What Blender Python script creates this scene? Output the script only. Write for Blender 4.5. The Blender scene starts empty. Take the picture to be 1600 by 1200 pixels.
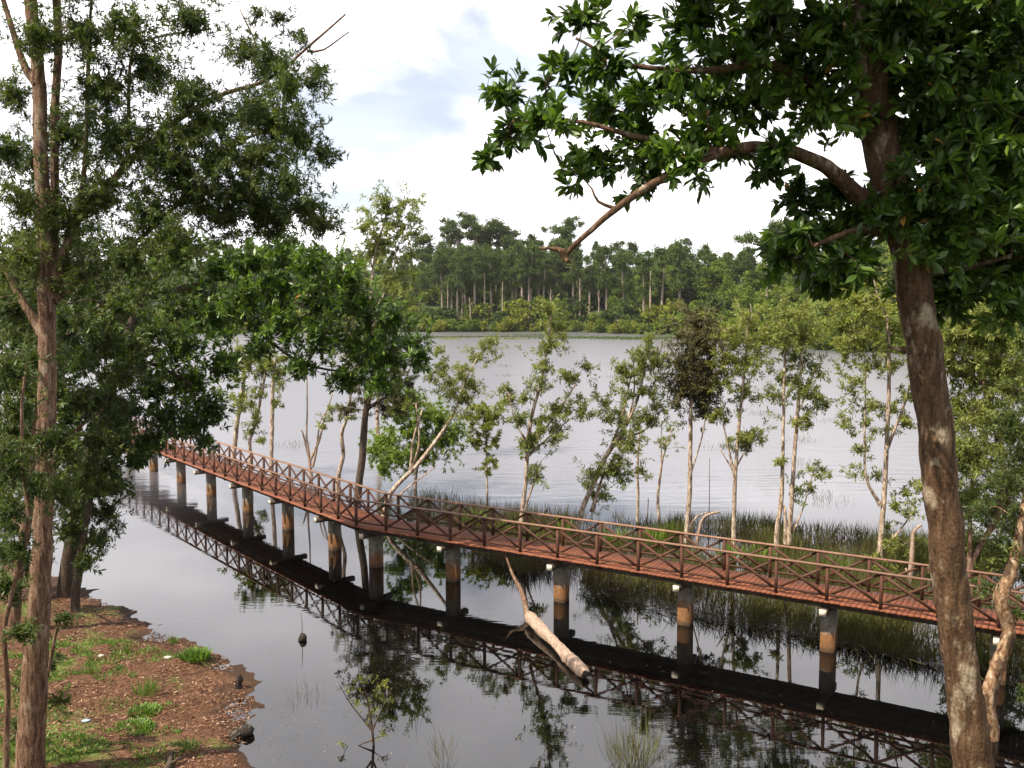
import bpy, math, random
import numpy as np

# ------------------------------------------------------------------ camera, world, sun, exposure
S = bpy.context.scene
COL = S.collection
F = 1450.0                      # focal length in pixels of a 1600 px wide frame
CAMZ = 10.15
PITCH = math.atan(123 / F)
cam_d = bpy.data.cameras.new('camera'); cam = bpy.data.objects.new('camera', cam_d); COL.objects.link(cam)
cam.location = (0, 0, CAMZ); cam.rotation_euler = (math.pi / 2 - PITCH, 0, 0)
cam_d.sensor_width = 36; cam_d.lens = 36 * F / 1600; cam_d.clip_end = 9000; cam_d.clip_start = 0.05
S.camera = cam

SUN_AZ = (-0.86, -0.51); SUN_EL = math.radians(55)
world = bpy.data.worlds.new('World'); S.world = world; world.use_nodes = True
nt = world.node_tree; nt.nodes.clear()
def wn(t, **kw):
    n = nt.nodes.new(t)
    for k, v in kw.items(): setattr(n, k, v)
    return n
def wl(a, b): nt.links.new(a, b)
def wmath(op, a, b=None):
    n = wn('ShaderNodeMath', operation=op)
    for i, v in enumerate((a, b)):
        if v is None: continue
        if isinstance(v, (int, float)): n.inputs[i].default_value = v
        else: wl(v, n.inputs[i])
    return n.outputs[0]
out = wn('ShaderNodeOutputWorld'); bg = wn('ShaderNodeBackground'); bg.inputs[1].default_value = 0.062
sky = wn('ShaderNodeTexSky', sky_type='NISHITA'); sky.sun_disc = False
sky.sun_elevation = SUN_EL; sky.sun_rotation = math.atan2(SUN_AZ[0], SUN_AZ[1])
sky.air_density = 1.0; sky.dust_density = 1.5
tc = wn('ShaderNodeTexCoord'); sp = wn('ShaderNodeSeparateXYZ'); wl(tc.outputs['Generated'], sp.inputs[0])
zc = wmath('ADD', wmath('MAXIMUM', sp.outputs[2], 0.0), 0.22)
cb = wn('ShaderNodeCombineXYZ')
wl(wmath('DIVIDE', sp.outputs[0], zc), cb.inputs[0]); wl(wmath('DIVIDE', sp.outputs[1], zc), cb.inputs[1])
cb.inputs[2].default_value = 3.7
n1 = wn('ShaderNodeTexNoise'); n1.inputs['Scale'].default_value = 1.15; n1.inputs['Detail'].default_value = 9
n1.inputs['Roughness'].default_value = 0.56; n1.inputs['Distortion'].default_value = 0.25; wl(cb.outputs[0], n1.inputs['Vector'])
r1 = wn('ShaderNodeMapRange', interpolation_type='SMOOTHSTEP'); wl(n1.outputs[0], r1.inputs[0])
r1.inputs[1].default_value = 0.33; r1.inputs[2].default_value = 0.50; r1.inputs[3].default_value = 0.30
n2 = wn('ShaderNodeTexNoise'); n2.inputs['Scale'].default_value = 2.6; n2.inputs['Detail'].default_value = 6; wl(cb.outputs[0], n2.inputs['Vector'])
r2 = wn('ShaderNodeMapRange'); wl(n2.outputs[0], r2.inputs[0]); r2.inputs[1].default_value = 0.3; r2.inputs[2].default_value = 0.7
r2.inputs[3].default_value = 0.0; r2.inputs[4].default_value = 1.0
cmix = wn('ShaderNodeMix', data_type='RGBA'); wl(r2.outputs[0], cmix.inputs[0])
cmix.inputs[6].default_value = (11.0, 10.7, 11.3, 1); cmix.inputs[7].default_value = (16.5, 16.0, 16.4, 1)
smix = wn('ShaderNodeMix', data_type='RGBA'); wl(r1.outputs[0], smix.inputs[0])
wl(sky.outputs[0], smix.inputs[6]); wl(cmix.outputs[2], smix.inputs[7])
wl(smix.outputs[2], bg.inputs[0]); wl(bg.outputs[0], out.inputs[0])

sun_d = bpy.data.lights.new('sun', 'SUN'); sun_o = bpy.data.objects.new('sun', sun_d); COL.objects.link(sun_o)
sun_d.energy = 5.0; sun_d.angle = math.radians(0.6); sun_d.color = (1.0, 0.89, 0.70)
from mathutils import Vector
sv = Vector((SUN_AZ[0] * math.cos(SUN_EL), SUN_AZ[1] * math.cos(SUN_EL), math.sin(SUN_EL)))
sun_o.rotation_euler = sv.to_track_quat('Z', 'Y').to_euler(); sun_o.location = (-40, -10, 60)
S.view_settings.view_transform = 'Standard'; S.view_settings.look = 'None'; S.view_settings.gamma = 1
S.view_settings.use_curve_mapping = False; S.view_settings.exposure = 1.25
S.render.engine = 'CYCLES'
S.cycles.use_denoising = True; S.cycles.max_bounces = 6; S.cycles.diffuse_bounces = 3; S.cycles.glossy_bounces = 3
S.cycles.transmission_bounces = 3; S.cycles.transparent_max_bounces = 4

# ------------------------------------------------------------------ helpers
rng = np.random.default_rng(7); random.seed(7)
_fw = np.array([0, math.cos(PITCH), -math.sin(PITCH)]); _up = np.array([0, math.sin(PITCH), math.cos(PITCH)])
def ray(px, py):
    return np.array([1, 0, 0]) * (px - 800) / F + _up * (600 - py) / F + _fw
def W(px, py, Y):                      # the world point at distance Y that is seen there
    r = ray(px, py); return np.array([0, 0, CAMZ]) + r * (Y / r[1])
def G(px, py, z=0.0):                  # the same, on a level plane
    r = ray(px, py); return np.array([0, 0, CAMZ]) + r * ((z - CAMZ) / r[2])

class MB:
    """collects vertices and faces, links them as one mesh object"""
    def __init__(s): s.v = []; s.f = []; s.t = []; s.n = 0
    def add(s, v, faces, tint=None):
        v = np.asarray(v, float).reshape(-1, 3)
        if not isinstance(faces, (list, tuple)): faces = [faces]
        for i, f in enumerate(faces):
            f = np.asarray(f, int)
            s.f.append(f + s.n)
            t = tint[i] if isinstance(tint, (list, tuple)) else tint
            s.t.append(np.full(len(f), 0.5) if t is None else (np.full(len(f), t) if np.isscalar(t) else np.asarray(t)))
        s.v.append(v); s.n += len(v)
    def mesh(s, name, origin=(0, 0, 0), smooth=False):
        me = bpy.data.meshes.new(name)
        v = np.concatenate(s.v) - np.asarray(origin)
        me.vertices.add(len(v)); me.vertices.foreach_set('co', v.astype(np.float32).ravel())
        loops = np.concatenate([f.ravel() for f in s.f])
        cnt = np.concatenate([np.full(len(f), f.shape[1]) for f in s.f])
        start = np.concatenate([[0], np.cumsum(cnt)[:-1]])
        me.loops.add(len(loops)); me.loops.foreach_set('vertex_index', loops.astype(np.int32))
        me.polygons.add(len(cnt)); me.polygons.foreach_set('loop_start', start.astype(np.int32))
        a = me.attributes.new('tint', 'FLOAT', 'FACE')
        me.update(calc_edges=True); me.validate()
        if len(me.polygons) == len(cnt): me.attributes['tint'].data.foreach_set('value', np.concatenate(s.t).astype(np.float32))
        if smooth: me.polygons.foreach_set('use_smooth', np.ones(len(me.polygons), bool))
        return me
    def build(s, name, mat, parent=None, origin=(0, 0, 0), smooth=False):
        if not s.v: return None
        return link(name, s.mesh(name, origin, smooth), mat, parent, origin if parent is None else (0, 0, 0))
def link(name, me, mat, parent=None, loc=(0, 0, 0)):
    o = bpy.data.objects.new(name, me); COL.objects.link(o)
    if mat is not None and not me.materials: me.materials.append(mat)
    o.location = loc
    if parent is not None: o.parent = parent
    return o
def tag(o, label=None, cat=None, group=None, kind=None):
    if label: o['label'] = label
    if cat: o['category'] = cat
    if group: o['group'] = group
    if kind: o['kind'] = kind
    return o
def thing(name, label, cat, loc, group=None):
    o = bpy.data.objects.new(name, None); COL.objects.link(o); o.location = loc; o.empty_display_size = 0.3
    return tag(o, label, cat, group)
def box_data(hx, hy, hz):
    v = np.array([(x, y, z) for z in (-hz, hz) for y in (-hy, hy) for x in (-hx, hx)])
    f = np.array([(0, 2, 3, 1), (4, 5, 7, 6), (0, 1, 5, 4), (2, 6, 7, 3), (0, 4, 6, 2), (1, 3, 7, 5)])
    return v, f
def unit(a): return a / np.maximum(np.linalg.norm(a, axis=-1, keepdims=True), 1e-9)
def beam(mb, a, b, w, h, up=(0, 0, 1), tint=None):        # a squared timber from a to b
    a, b = np.asarray(a, float), np.asarray(b, float)
    d = unit(b - a); s = unit(np.cross(d, np.asarray(up, float))); u = np.cross(s, d)
    v, f = box_data(.5, .5, .5)
    L = np.linalg.norm(b - a)
    mb.add((a + b) / 2 + v[:, :1] * d * L + v[:, 1:2] * s * w + v[:, 2:] * u * h, f, tint)
def smooth_path(p, step):
    p = np.asarray(p, float); out = []
    q = np.vstack([2 * p[0] - p[1], p, 2 * p[-1] - p[-2]])
    for i in range(1, len(q) - 2):
        n = max(2, int(np.linalg.norm(q[i + 1, :3] - q[i, :3]) / step))
        t = np.linspace(0, 1, n, endpoint=False)[:, None]
        a, b, c, d = q[i - 1], q[i], q[i + 1], q[i + 2]
        out.append(0.5 * (2 * b + (c - a) * t + (2 * a - 5 * b + 4 * c - d) * t**2 + (3 * b - a - 3 * c + d) * t**3))
    out.append(p[-1:]); r = np.vstack(out); r[:, 3] = np.maximum(r[:, 3], 0.002); return r
def tube(mb, path, sides=8, rough=0.0, R=rng, cap=True, tint=None):
    p = path[:, :3]; r = path[:, 3]; n = len(p)
    d = unit(np.gradient(p, axis=0)); ref = np.array([0.31, 0.95, 0.05]); s0 = unit(np.cross(d[0], ref))
    ang = np.linspace(0, 2 * np.pi, sides, endpoint=False)
    base = 1 + rough * R.normal(size=sides); vs = []
    for i in range(n):
        s0 = unit(s0 - d[i] * np.dot(s0, d[i])); u = np.cross(d[i], s0)
        base = 0.8 * base + 0.2 * (1 + rough * 2.0 * R.normal(size=sides))
        rr = r[i] * (base if rough else 1.0)
        vs.append(p[i] + (np.cos(ang) * rr)[:, None] * s0 + (np.sin(ang) * rr)[:, None] * u)
    v = np.vstack(vs)
    i, j = np.meshgrid(np.arange(n - 1), np.arange(sides), indexing='ij'); j2 = (j + 1) % sides
    f = np.stack([i * sides + j, i * sides + j2, (i + 1) * sides + j2, (i + 1) * sides + j], -1).reshape(-1, 4)
    fs = [f]
    if cap:
        v = np.vstack([v, p[-1:]]); k = np.arange(sides)
        fs.append(np.stack([(n - 1) * sides + k, (n - 1) * sides + (k + 1) % sides, np.full(sides, n * sides)], -1))
    mb.add(v, fs, tint)
def twigs_add(mb, A, M, B, r0, r1):       # many three-sided twigs at once
    n = len(A)
    if not n: return
    d = unit(B - A); ref = np.where(np.abs(d[:, 2:]) > .9, [[1., 0, 0]], [[0, 0, 1.]]); s = unit(np.cross(d, ref)); u = np.cross(d, s)
    rows = []
    for P, r in ((A, r0), (M, (r0 + r1) / 2), (B, r1)):
        for k in range(3):
            a = k * 2 * np.pi / 3; rows.append(P + (np.cos(a) * s + np.sin(a) * u) * r[:, None])
    v = np.stack(rows, 1).reshape(-1, 3); o = (np.arange(n) * 9)[:, None]; fs = []
    for g in (0, 3):
        for k in range(3):
            fs.append(o + np.array([g + k, g + (k + 1) % 3, g + 3 + (k + 1) % 3, g + 3 + k]))
    mb.add(v, np.concatenate(fs))
def leaf_add(mb, P, D, N, L, Wd, tint, shape='lance'):
    """leaf blades: P base, D along, N roughly the blade's normal"""
    n = len(P)
    if not n: return
    D = unit(D); Sx = unit(np.cross(D, N)); N = np.cross(Sx, D); L = L[:, None]; w = Wd[:, None] / 2
    if shape == 'lance':
        v = np.stack([P, P + D * L * .45 + Sx * w - N * w * .5, P + D * L - N * L * .12, P + D * L * .45 - Sx * w - N * w * .5], 1)
        mb.add(v.reshape(-1, 3), (np.arange(n) * 4)[:, None] + np.arange(4), tint)
    else:                                # broad blade, folded on its midrib and curled
        v = np.stack([P, P + D * L * .35 + Sx * w * .8 + N * w * .25, P + D * L * .35, P + D * L * .35 - Sx * w * .8 + N * w * .25,
                      P + D * L * .7 + Sx * w - N * L * .04 + N * w * .25, P + D * L * .7 - N * L * .05, P + D * L * .7 - Sx * w - N * L * .04 + N * w * .25,
                      P + D * L - N * L * .16], 1)
        o = (np.arange(n) * 8)[:, None]
        T = np.concatenate([o + np.array(t) for t in ((0, 1, 2), (0, 2, 3), (4, 7, 5), (5, 7, 6))])
        Q = np.concatenate([o + np.array(t) for t in ((1, 4, 5, 2), (2, 5, 6, 3))])
        mb.add(v.reshape(-1, 3), [T, Q], [np.tile(tint, 4), np.tile(tint, 2)])
def in_poly(x, y, poly):
    x, y = np.asarray(x, float), np.asarray(y, float); c = np.zeros(x.shape, bool); n = len(poly)
    for i in range(n):
        (x0, y0), (x1, y1) = poly[i], poly[(i + 1) % n]
        if y0 == y1: continue
        c ^= ((y0 > y) != (y1 > y)) & (x < (x1 - x0) * (y - y0) / (y1 - y0) + x0)
    return c
def poly_dist(x, y, poly):
    best = np.full(np.shape(x), 1e9); n = len(poly)
    for i in range(n):
        a = np.array(poly[i], float); b = np.array(poly[(i + 1) % n], float); d = b - a
        t = np.clip(((x - a[0]) * d[0] + (y - a[1]) * d[1]) / (d @ d), 0, 1)
        best = np.minimum(best, np.hypot(x - a[0] - t * d[0], y - a[1] - t * d[1]))
    return best
_tab = rng.random((256, 256))
def vnoise(x, y):
    xi = np.floor(x).astype(int); yi = np.floor(y).astype(int); fx = x - xi; fy = y - yi
    fx = fx * fx * (3 - 2 * fx); fy = fy * fy * (3 - 2 * fy)
    g = lambda a, b: _tab[a % 256, b % 256]
    return (g(xi, yi) * (1 - fx) + g(xi + 1, yi) * fx) * (1 - fy) + (g(xi, yi + 1) * (1 - fx) + g(xi + 1, yi + 1) * fx) * fy

# ------------------------------------------------------------------ materials
MAT = {}
class NB:
    def __init__(s, name):
        m = bpy.data.materials.new(name); m.use_nodes = True; s.m = m; s.t = m.node_tree; s.t.nodes.clear()
        s.out = s.n('ShaderNodeOutputMaterial'); MAT[name] = m
    def n(s, t, **kw):
        n = s.t.nodes.new(t)
        for k, v in kw.items(): setattr(n, k, v)
        return n
    def l(s, a, b): s.t.links.new(a, b)
    def noise(s, scale, detail=4, vec=None, rough=.55, dist=0):
        n = s.n('ShaderNodeTexNoise'); n.inputs['Scale'].default_value = scale; n.inputs['Detail'].default_value = detail
        n.inputs['Roughness'].default_value = rough; n.inputs['Distortion'].default_value = dist
        if vec is not None: s.l(vec, n.inputs['Vector'])
        return n.outputs[0]
    def coord(s, kind='Object', scale=None):
        c = s.n('ShaderNodeTexCoord').outputs[kind] if kind != 'Position' else s.n('ShaderNodeNewGeometry').outputs['Position']
        if scale:
            mp = s.n('ShaderNodeMapping'); mp.inputs['Scale'].default_value = scale; s.l(c, mp.inputs[0]); c = mp.outputs[0]
        return c
    def ramp(s, fac, stops):
        r = s.n('ShaderNodeValToRGB'); el = r.color_ramp.elements
        while len(el) < len(stops): el.new(0.5)
        for e, (p, c) in zip(el, stops): e.position = p; e.color = (*c, 1)
        s.l(fac, r.inputs[0]); return r.outputs[0]
    def rng(s, fac, a, b, c=0., d=1., smooth=False):
        r = s.n('ShaderNodeMapRange'); s.l(fac, r.inputs[0])
        if smooth: r.interpolation_type = 'SMOOTHSTEP'
        for i, v in enumerate((a, b, c, d)): r.inputs[i + 1].default_value = v
        return r.outputs[0]
    def mix(s, fac, a, b, blend='MIX'):
        m = s.n('ShaderNodeMix', data_type='RGBA', blend_type=blend)
        for i, v in ((0, fac), (6, a), (7, b)):
            if isinstance(v, (int, float)): m.inputs[i].default_value = v
            elif isinstance(v, tuple): m.inputs[i].default_value = (*v, 1)
            else: s.l(v, m.inputs[i])
        return m.outputs[2]
    def math(s, op, a, b):
        m = s.n('ShaderNodeMath', operation=op)
        for i, v in enumerate((a, b)):
            if isinstance(v, (int, float)): m.inputs[i].default_value = v
            else: s.l(v, m.inputs[i])
        return m.outputs[0]
    def bump(s, h, strength, dist=.02):
        b = s.n('ShaderNodeBump'); b.inputs['Strength'].default_value = strength; b.inputs['Distance'].default_value = dist
        s.l(h, b.inputs['Height']); return b.outputs[0]
    def bsdf(s, color, rough=.8, normal=None, spec=.3, ior=None):
        p = s.n('ShaderNodeBsdfPrincipled')
        if isinstance(color, tuple): p.inputs['Base Color'].default_value = (*color, 1)
        else: s.l(color, p.inputs['Base Color'])
        if isinstance(rough, (int, float)): p.inputs['Roughness'].default_value = rough
        else: s.l(rough, p.inputs['Roughness'])
        p.inputs['Specular IOR Level'].default_value = spec
        if ior: p.inputs['IOR'].default_value = ior
        if normal is not None: s.l(normal, p.inputs['Normal'])
        s.l(p.outputs[0], s.out.inputs[0]); return p

def leaf_mat(name, stops, trans=.3, rough=.45, spec=.4):
    b = NB(name); a = b.n('ShaderNodeAttribute', attribute_name='tint')
    col = b.ramp(a.outputs['Fac'], stops)
    p = b.bsdf(col, rough, None, spec)
    tr = b.n('ShaderNodeBsdfTranslucent'); tcol = b.mix(1.0, col, (1.25, 1.3, .55), 'MULTIPLY'); b.l(tcol, tr.inputs[0])
    mx = b.n('ShaderNodeMixShader'); mx.inputs[0].default_value = trans
    b.l(p.outputs[0], mx.inputs[1]); b.l(tr.outputs[0], mx.inputs[2]); b.l(mx.outputs[0], b.out.inputs[0]); return b.m
leaf_mat('leaf_broad', [(0, (.016, .034, .006)), (.4, (.036, .072, .010)), (.8, (.092, .155, .020)), (.96, (.15, .215, .032)), (.975, (.24, .14, .03)), (1, (.30, .14, .03))], .36, .42, .35)
leaf_mat('leaf_bright', [(0, (.055, .090, .012)), (.5, (.10, .160, .020)), (1, (.17, .23, .035))], .35, .5, .25)
leaf_mat('leaf_shore', [(0, (.018, .030, .008)), (.5, (.044, .068, .015)), (.9, (.088, .115, .026)), (1, (.17, .16, .03))], .36, .5, .25)
leaf_mat('leaf_paper', [(0, (.060, .078, .022)), (.5, (.130, .155, .036)), (1, (.21, .23, .060))], .42, .5, .25)
leaf_mat('leaf_olive', [(0, (.030, .029, .011)), (.5, (.060, .055, .019)), (1, (.10, .090, .030))], .28, .55, .25)
leaf_mat('leaf_yellow', [(0, (.072, .090, .018)), (.5, (.140, .162, .030)), (1, (.22, .235, .052))], .42, .5, .25)
leaf_mat('leaf_far', [(0, (.046, .076, .012)), (.5, (.084, .124, .018)), (1, (.13, .17, .028))], .25, .7, .1)
leaf_mat('leaf_far_dark', [(0, (.027, .046, .012)), (.5, (.048, .076, .018)), (1, (.082, .112, .026))], .22, .7, .1)
leaf_mat('leaf_far_yellow', [(0, (.085, .105, .014)), (.5, (.140, .160, .022)), (1, (.20, .205, .034))], .28, .7, .1)
leaf_mat('leaf_litter', [(0, (.040, .018, .010)), (.45, (.10, .042, .022)), (.8, (.18, .095, .055)), (1, (.30, .21, .15))], .1, .7, .2)
leaf_mat('reed', [(0, (.030, .022, .010)), (.25, (.058, .044, .017)), (.6, (.062, .070, .018)), (1, (.12, .130, .032))], .25, .6, .2)
leaf_mat('grass', [(0, (.035, .075, .012)), (.5, (.075, .15, .022)), (1, (.15, .22, .045))], .25, .5, .3)

def bark(name, cols, stretch=(9, 9, 1.3), patch=None, bs=.9, rough=.85):
    b = NB(name); c = b.coord('Object', stretch); c2 = b.coord('Object', (2.2, 2.2, 1.1))
    f = b.noise(2.2, 7, c, .62, .6); g = b.noise(1.6, 4, c2)
    col = b.ramp(f, cols)
    if patch: col = b.mix(b.rng(g, *patch[0], smooth=True), col, patch[1])
    fine = b.noise(26, 4, b.coord('Object'))
    col = b.mix(.75, col, b.ramp(fine, [(.32, (.42, .38, .35)), (.6, (1.05, 1.05, 1.05))]), 'MULTIPLY')
    spk = b.noise(9, 6, b.coord('Object', (1, 1, .5)), .7); col = b.mix(b.rng(spk, .60, .68, 0, .55, True), col, patch[1] if patch else (.3, .26, .21))
    h = b.math('ADD', f, b.math('MULTIPLY', fine, .35))
    b.bsdf(col, rough, b.bump(h, bs, .03), .2); return b.m
bark('bark_paper', [(.30, (.055, .032, .022)), (.42, (.17, .11, .078)), (.54, (.36, .29, .23)), (.70, (.56, .51, .44))], (6, 6, 1.6), ((.56, .66), (.085, .055, .038)))
bark('bark_peel', [(.32, (.035, .019, .011)), (.44, (.13, .072, .038)), (.55, (.24, .155, .095)), (.70, (.42, .35, .27))], (4, 4, 2.2), ((.52, .62), (.065, .040, .024)), 1.2)
bark('bark_shore', [(.30, (.024, .013, .009)), (.42, (.075, .040, .025)), (.55, (.15, .088, .058)), (.72, (.27, .20, .15))], (8, 8, 1.1), ((.56, .68), (.20, .155, .115)), 1.0)
bark('bark_dark', [(.3, (.022, .015, .011)), (.5, (.06, .042, .032)), (.72, (.12, .092, .072))])
bark('bark_brown', [(.28, (.018, .010, .006)), (.44, (.055, .030, .016)), (.6, (.095, .055, .031)), (.8, (.15, .098, .062))], (7, 7, 1.0), ((.57, .70), (.26, .21, .155)), 1.0)
bark('bark_far', [(.3, (.13, .10, .085)), (.5, (.24, .19, .16)), (.7, (.36, .30, .26))], (2, 2, .3), None, .3)
bark('wood_dead', [(.3, (.10, .068, .052)), (.5, (.28, .20, .155)), (.7, (.42, .33, .27))])
bark('wood_black', [(.3, (.010, .008, .007)), (.5, (.022, .017, .014)), (.75, (.05, .04, .034))])

def timber(name, cols, wear=(.4, .3, .24)):
    b = NB(name); info = b.n('ShaderNodeObjectInfo')
    pos = b.coord('Object', (1.5, 22, 22)); g = b.noise(3, 5, pos, .6); w = b.noise(2.3, 6, b.coord('Position'), .7)
    col = b.ramp(g, cols)
    col = b.mix(b.rng(w, .52, .72, 0, .45), col, wear)
    v = b.rng(info.outputs['Random'], 0, 1, .82, 1.14)
    hs = b.n('ShaderNodeHueSaturation'); b.l(v, hs.inputs['Value']); b.l(col, hs.inputs['Color'])
    b.bsdf(hs.outputs[0], .72, b.bump(g, .3, .004), .25); return b.m
timber('deck_wood', [(.3, (.080, .024, .011)), (.5, (.130, .040, .018)), (.75, (.18, .064, .032))], (.17, .080, .048))
timber('handrail_wood', [(.3, (.085, .042, .026)), (.5, (.15, .078, .050)), (.75, (.23, .135, .090))], (.28, .19, .135))
timber('rail_wood', [(.3, (.026, .010, .006)), (.5, (.048, .018, .010)), (.75, (.080, .032, .018))], (.12, .065, .042))

b = NB('concrete'); pz = b.n('ShaderNodeSeparateXYZ'); pos = b.coord('Position'); b.l(pos, pz.inputs[0])
nz = b.noise(3.5, 5, pos); edge = b.math('ADD', b.math('ADD', pz.outputs[2], b.math('MULTIPLY', nz, .7)), b.math('MULTIPLY', b.noise(.35, 2, pos), .7))
grey = b.ramp(b.noise(7, 6, pos), [(.3, (.085, .076, .064)), (.7, (.19, .17, .145))])
rust = b.ramp(b.noise(9, 5, pos), [(.3, (.075, .034, .012)), (.7, (.14, .062, .021))])
col = b.mix(b.rng(edge, 1.15, 1.55, 1, 0, True), grey, rust); col = b.mix(b.rng(pz.outputs[2], .06, .2, .85, 0, True), col, (.035, .022, .012)); drip = b.noise(2.5, 5, b.coord('Position', (7, 7, .7))); col = b.mix(b.rng(drip, .5, .7, 0, .6, True), col, (.06, .045, .035)); b.bsdf(col, .85, b.bump(b.noise(30, 4, pos), .3, .01))
b = NB('beam_paint'); b.bsdf(b.ramp(b.noise(8, 4, b.coord('Position')), [(.35, (.30, .27, .21)), (.6, (.50, .46, .39))]), .7)
b = NB('beam_dark'); b.bsdf(b.ramp(b.noise(5, 5, b.coord('Position')), [(.35, (.03, .022, .017)), (.65, (.075, .052, .040))]), .8)
b = NB('stone'); b.bsdf(b.ramp(b.noise(14, 4, b.coord('Object')), [(.35, (.22, .20, .17)), (.65, (.42, .39, .35))]), .8)
b = NB('blue_scrap'); b.bsdf(b.ramp(b.noise(20, 3, b.coord('Object')), [(.35, (.10, .15, .20)), (.65, (.26, .32, .37))]), .5)

b = NB('ground'); pos = b.coord('Position'); sx = b.n('ShaderNodeSeparateXYZ'); b.l(pos, sx.inputs[0])
litter = b.ramp(b.noise(9, 7, pos, .68), [(.3, (.020, .011, .007)), (.47, (.058, .028, .016)), (.62, (.105, .054, .030)), (.78, (.20, .125, .08))])
green = b.ramp(b.noise(13, 6, pos, .65), [(.3, (.035, .055, .012)), (.6, (.075, .125, .022)), (.8, (.13, .17, .05))])
gm = b.rng(b.math('ADD', b.noise(.42, 5, pos), b.math('MULTIPLY', sx.outputs[2], .05)), .51, .63, 0, .8, True)
nearc = b.mix(gm, litter, green)
mud = b.mix(b.rng(b.math('ADD', sx.outputs[2], b.math('MULTIPLY', b.noise(1.1, 4, pos), .16)), .08, .18, 1, 0, True), nearc, (.030, .016, .010))
far = b.ramp(b.noise(.05, 6, pos), [(.3, (.018, .030, .012)), (.7, (.040, .058, .020))])
dist = b.n('ShaderNodeVectorMath', operation='LENGTH'); b.l(pos, dist.inputs[0])
col = b.mix(b.rng(dist.outputs['Value'], 60, 110, 0, 1), mud, far)
b.bsdf(col, .9, b.bump(b.noise(22, 6, pos, .7), .8, .03), .15)

b = NB('water'); pos = b.coord('Position'); sx = b.n('ShaderNodeSeparateXYZ'); b.l(pos, sx.inputs[0])
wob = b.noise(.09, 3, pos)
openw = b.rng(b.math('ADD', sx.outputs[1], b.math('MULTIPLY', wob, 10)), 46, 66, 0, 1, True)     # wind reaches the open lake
calm = b.noise(1.1, 3, b.coord('Position', (.8, 3.2, 1)), .5, .5)
rip = b.noise(1.0, 3, b.coord('Position', (.35, 1.3, 1)), .5, .3)
gust = b.noise(.028, 4, b.coord('Position', (.5, 2.6, 1)))
bn1 = b.n('ShaderNodeBump'); bn1.inputs['Distance'].default_value = .3; b.l(rip, bn1.inputs['Height'])
b.l(b.math('MULTIPLY', openw, b.rng(gust, .35, .65, .08, .30)), bn1.inputs['Strength'])
gnear = b.rng(b.noise(.13, 3, b.coord('Position', (.6, 1, 1))), .46, .72, .001, .022)
bn2 = b.n('ShaderNodeBump'); bn2.inputs['Distance'].default_value = .25; b.l(calm, bn2.inputs['Height'])
b.l(gnear, bn2.inputs['Strength']); b.l(bn1.outputs[0], bn2.inputs['Normal'])
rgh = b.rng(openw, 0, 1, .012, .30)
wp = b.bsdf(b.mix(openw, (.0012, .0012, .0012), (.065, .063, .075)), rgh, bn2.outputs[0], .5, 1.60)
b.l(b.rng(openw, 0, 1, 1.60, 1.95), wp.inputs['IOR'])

# ------------------------------------------------------------------ setting: ground, water
LAKE = [(-60, 46), (-40, 43), (-28, 39.5), (-20, 36.5), (-15.2, 32.6), (-10.9, 28.2), (-8.3, 26.2), (-7.2, 24.6), (-6.6, 23.2), (-6.4, 21.8), (-5.9, 20.3), (-4.6, 18.2),
        (0, 16.6), (6, 16.4), (10.5, 17.2), (14, 19.2), (17.2, 21.6), (22, 25), (60, 30), (120, 70), (130, 150), (108, 196), (72, 203), (65, 238), (55, 308), (24, 352), (-36, 352), (-72, 346),
        (-150, 320), (-170, 200), (-110, 130), (-60, 92), (-36, 74), (-27, 61.5), (-33, 52), (-45, 50)]
def ground_h(x, y):
    x = np.asarray(x, float); y = np.asarray(y, float)
    jag = (vnoise(x * 1.1 + 40, y * 1.1) - .5) * 1.1 + (vnoise(x * 4.3, y * 4.3 + 9) - .5) * .35
    s = poly_dist(x, y, LAKE) * np.where(in_poly(x, y, LAKE), -1, 1)
    r = np.hypot(x, y)
    s = s + jag * np.exp(-(r / 60)**2)
    h = np.where(s > 0, .085 * s, np.maximum(.22 * s, -1.2))
    steep = np.clip((s - 7.0) / 9.2, 0, 1.25); h = h + np.exp(-(r / 26)**4) * steep * 7.3
    far = np.clip((y - 150) / 60, 0, 1)
    h = h + far * np.where(s > 0, np.minimum(s * .17, 19), 0) * (.6 + .8 * vnoise(x * .012 + 3, y * .012))
    h = np.where(s > 0, np.minimum(h, 30 + 0 * s), h)
    h = h + np.where(s > .2, (vnoise(x * 2.1, y * 2.1) - .5) * .14, 0) * np.exp(-(r / 70)**2)
    return h
na, nr = 560, 250
rad = np.concatenate([[0.3], np.geomspace(2, 15, 16)[:-1], np.linspace(15, 42, 140), np.geomspace(42.5, 5200, nr - 156)])
A, Rr = np.meshgrid(np.linspace(0, 2 * np.pi, na, endpoint=False), rad, indexing='ij')
gx, gy = (Rr * np.sin(A)).ravel(), (Rr * np.cos(A)).ravel(); gz = ground_h(gx, gy)
m = MB(); i, j = np.meshgrid(np.arange(na), np.arange(len(rad) - 1), indexing='ij'); n_r = len(rad); i2 = (i + 1) % na
m.add(np.stack([gx, gy, gz], 1), [np.stack([i * n_r + j, i * n_r + j + 1, i2 * n_r + j + 1, i2 * n_r + j], -1).reshape(-1, 4), (np.arange(na) * n_r)[None, :]])
tag(m.build('ground', MAT['ground'], smooth=True), kind='structure')
m = MB(); m.add([(-260, 8, 0), (240, 8, 0), (240, 420, 0), (-260, 420, 0)], np.array([[0, 1, 2, 3]]))
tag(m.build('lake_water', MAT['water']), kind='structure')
def gz1(x, y): return float(ground_h(np.array([x]), np.array([y]))[0])

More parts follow.
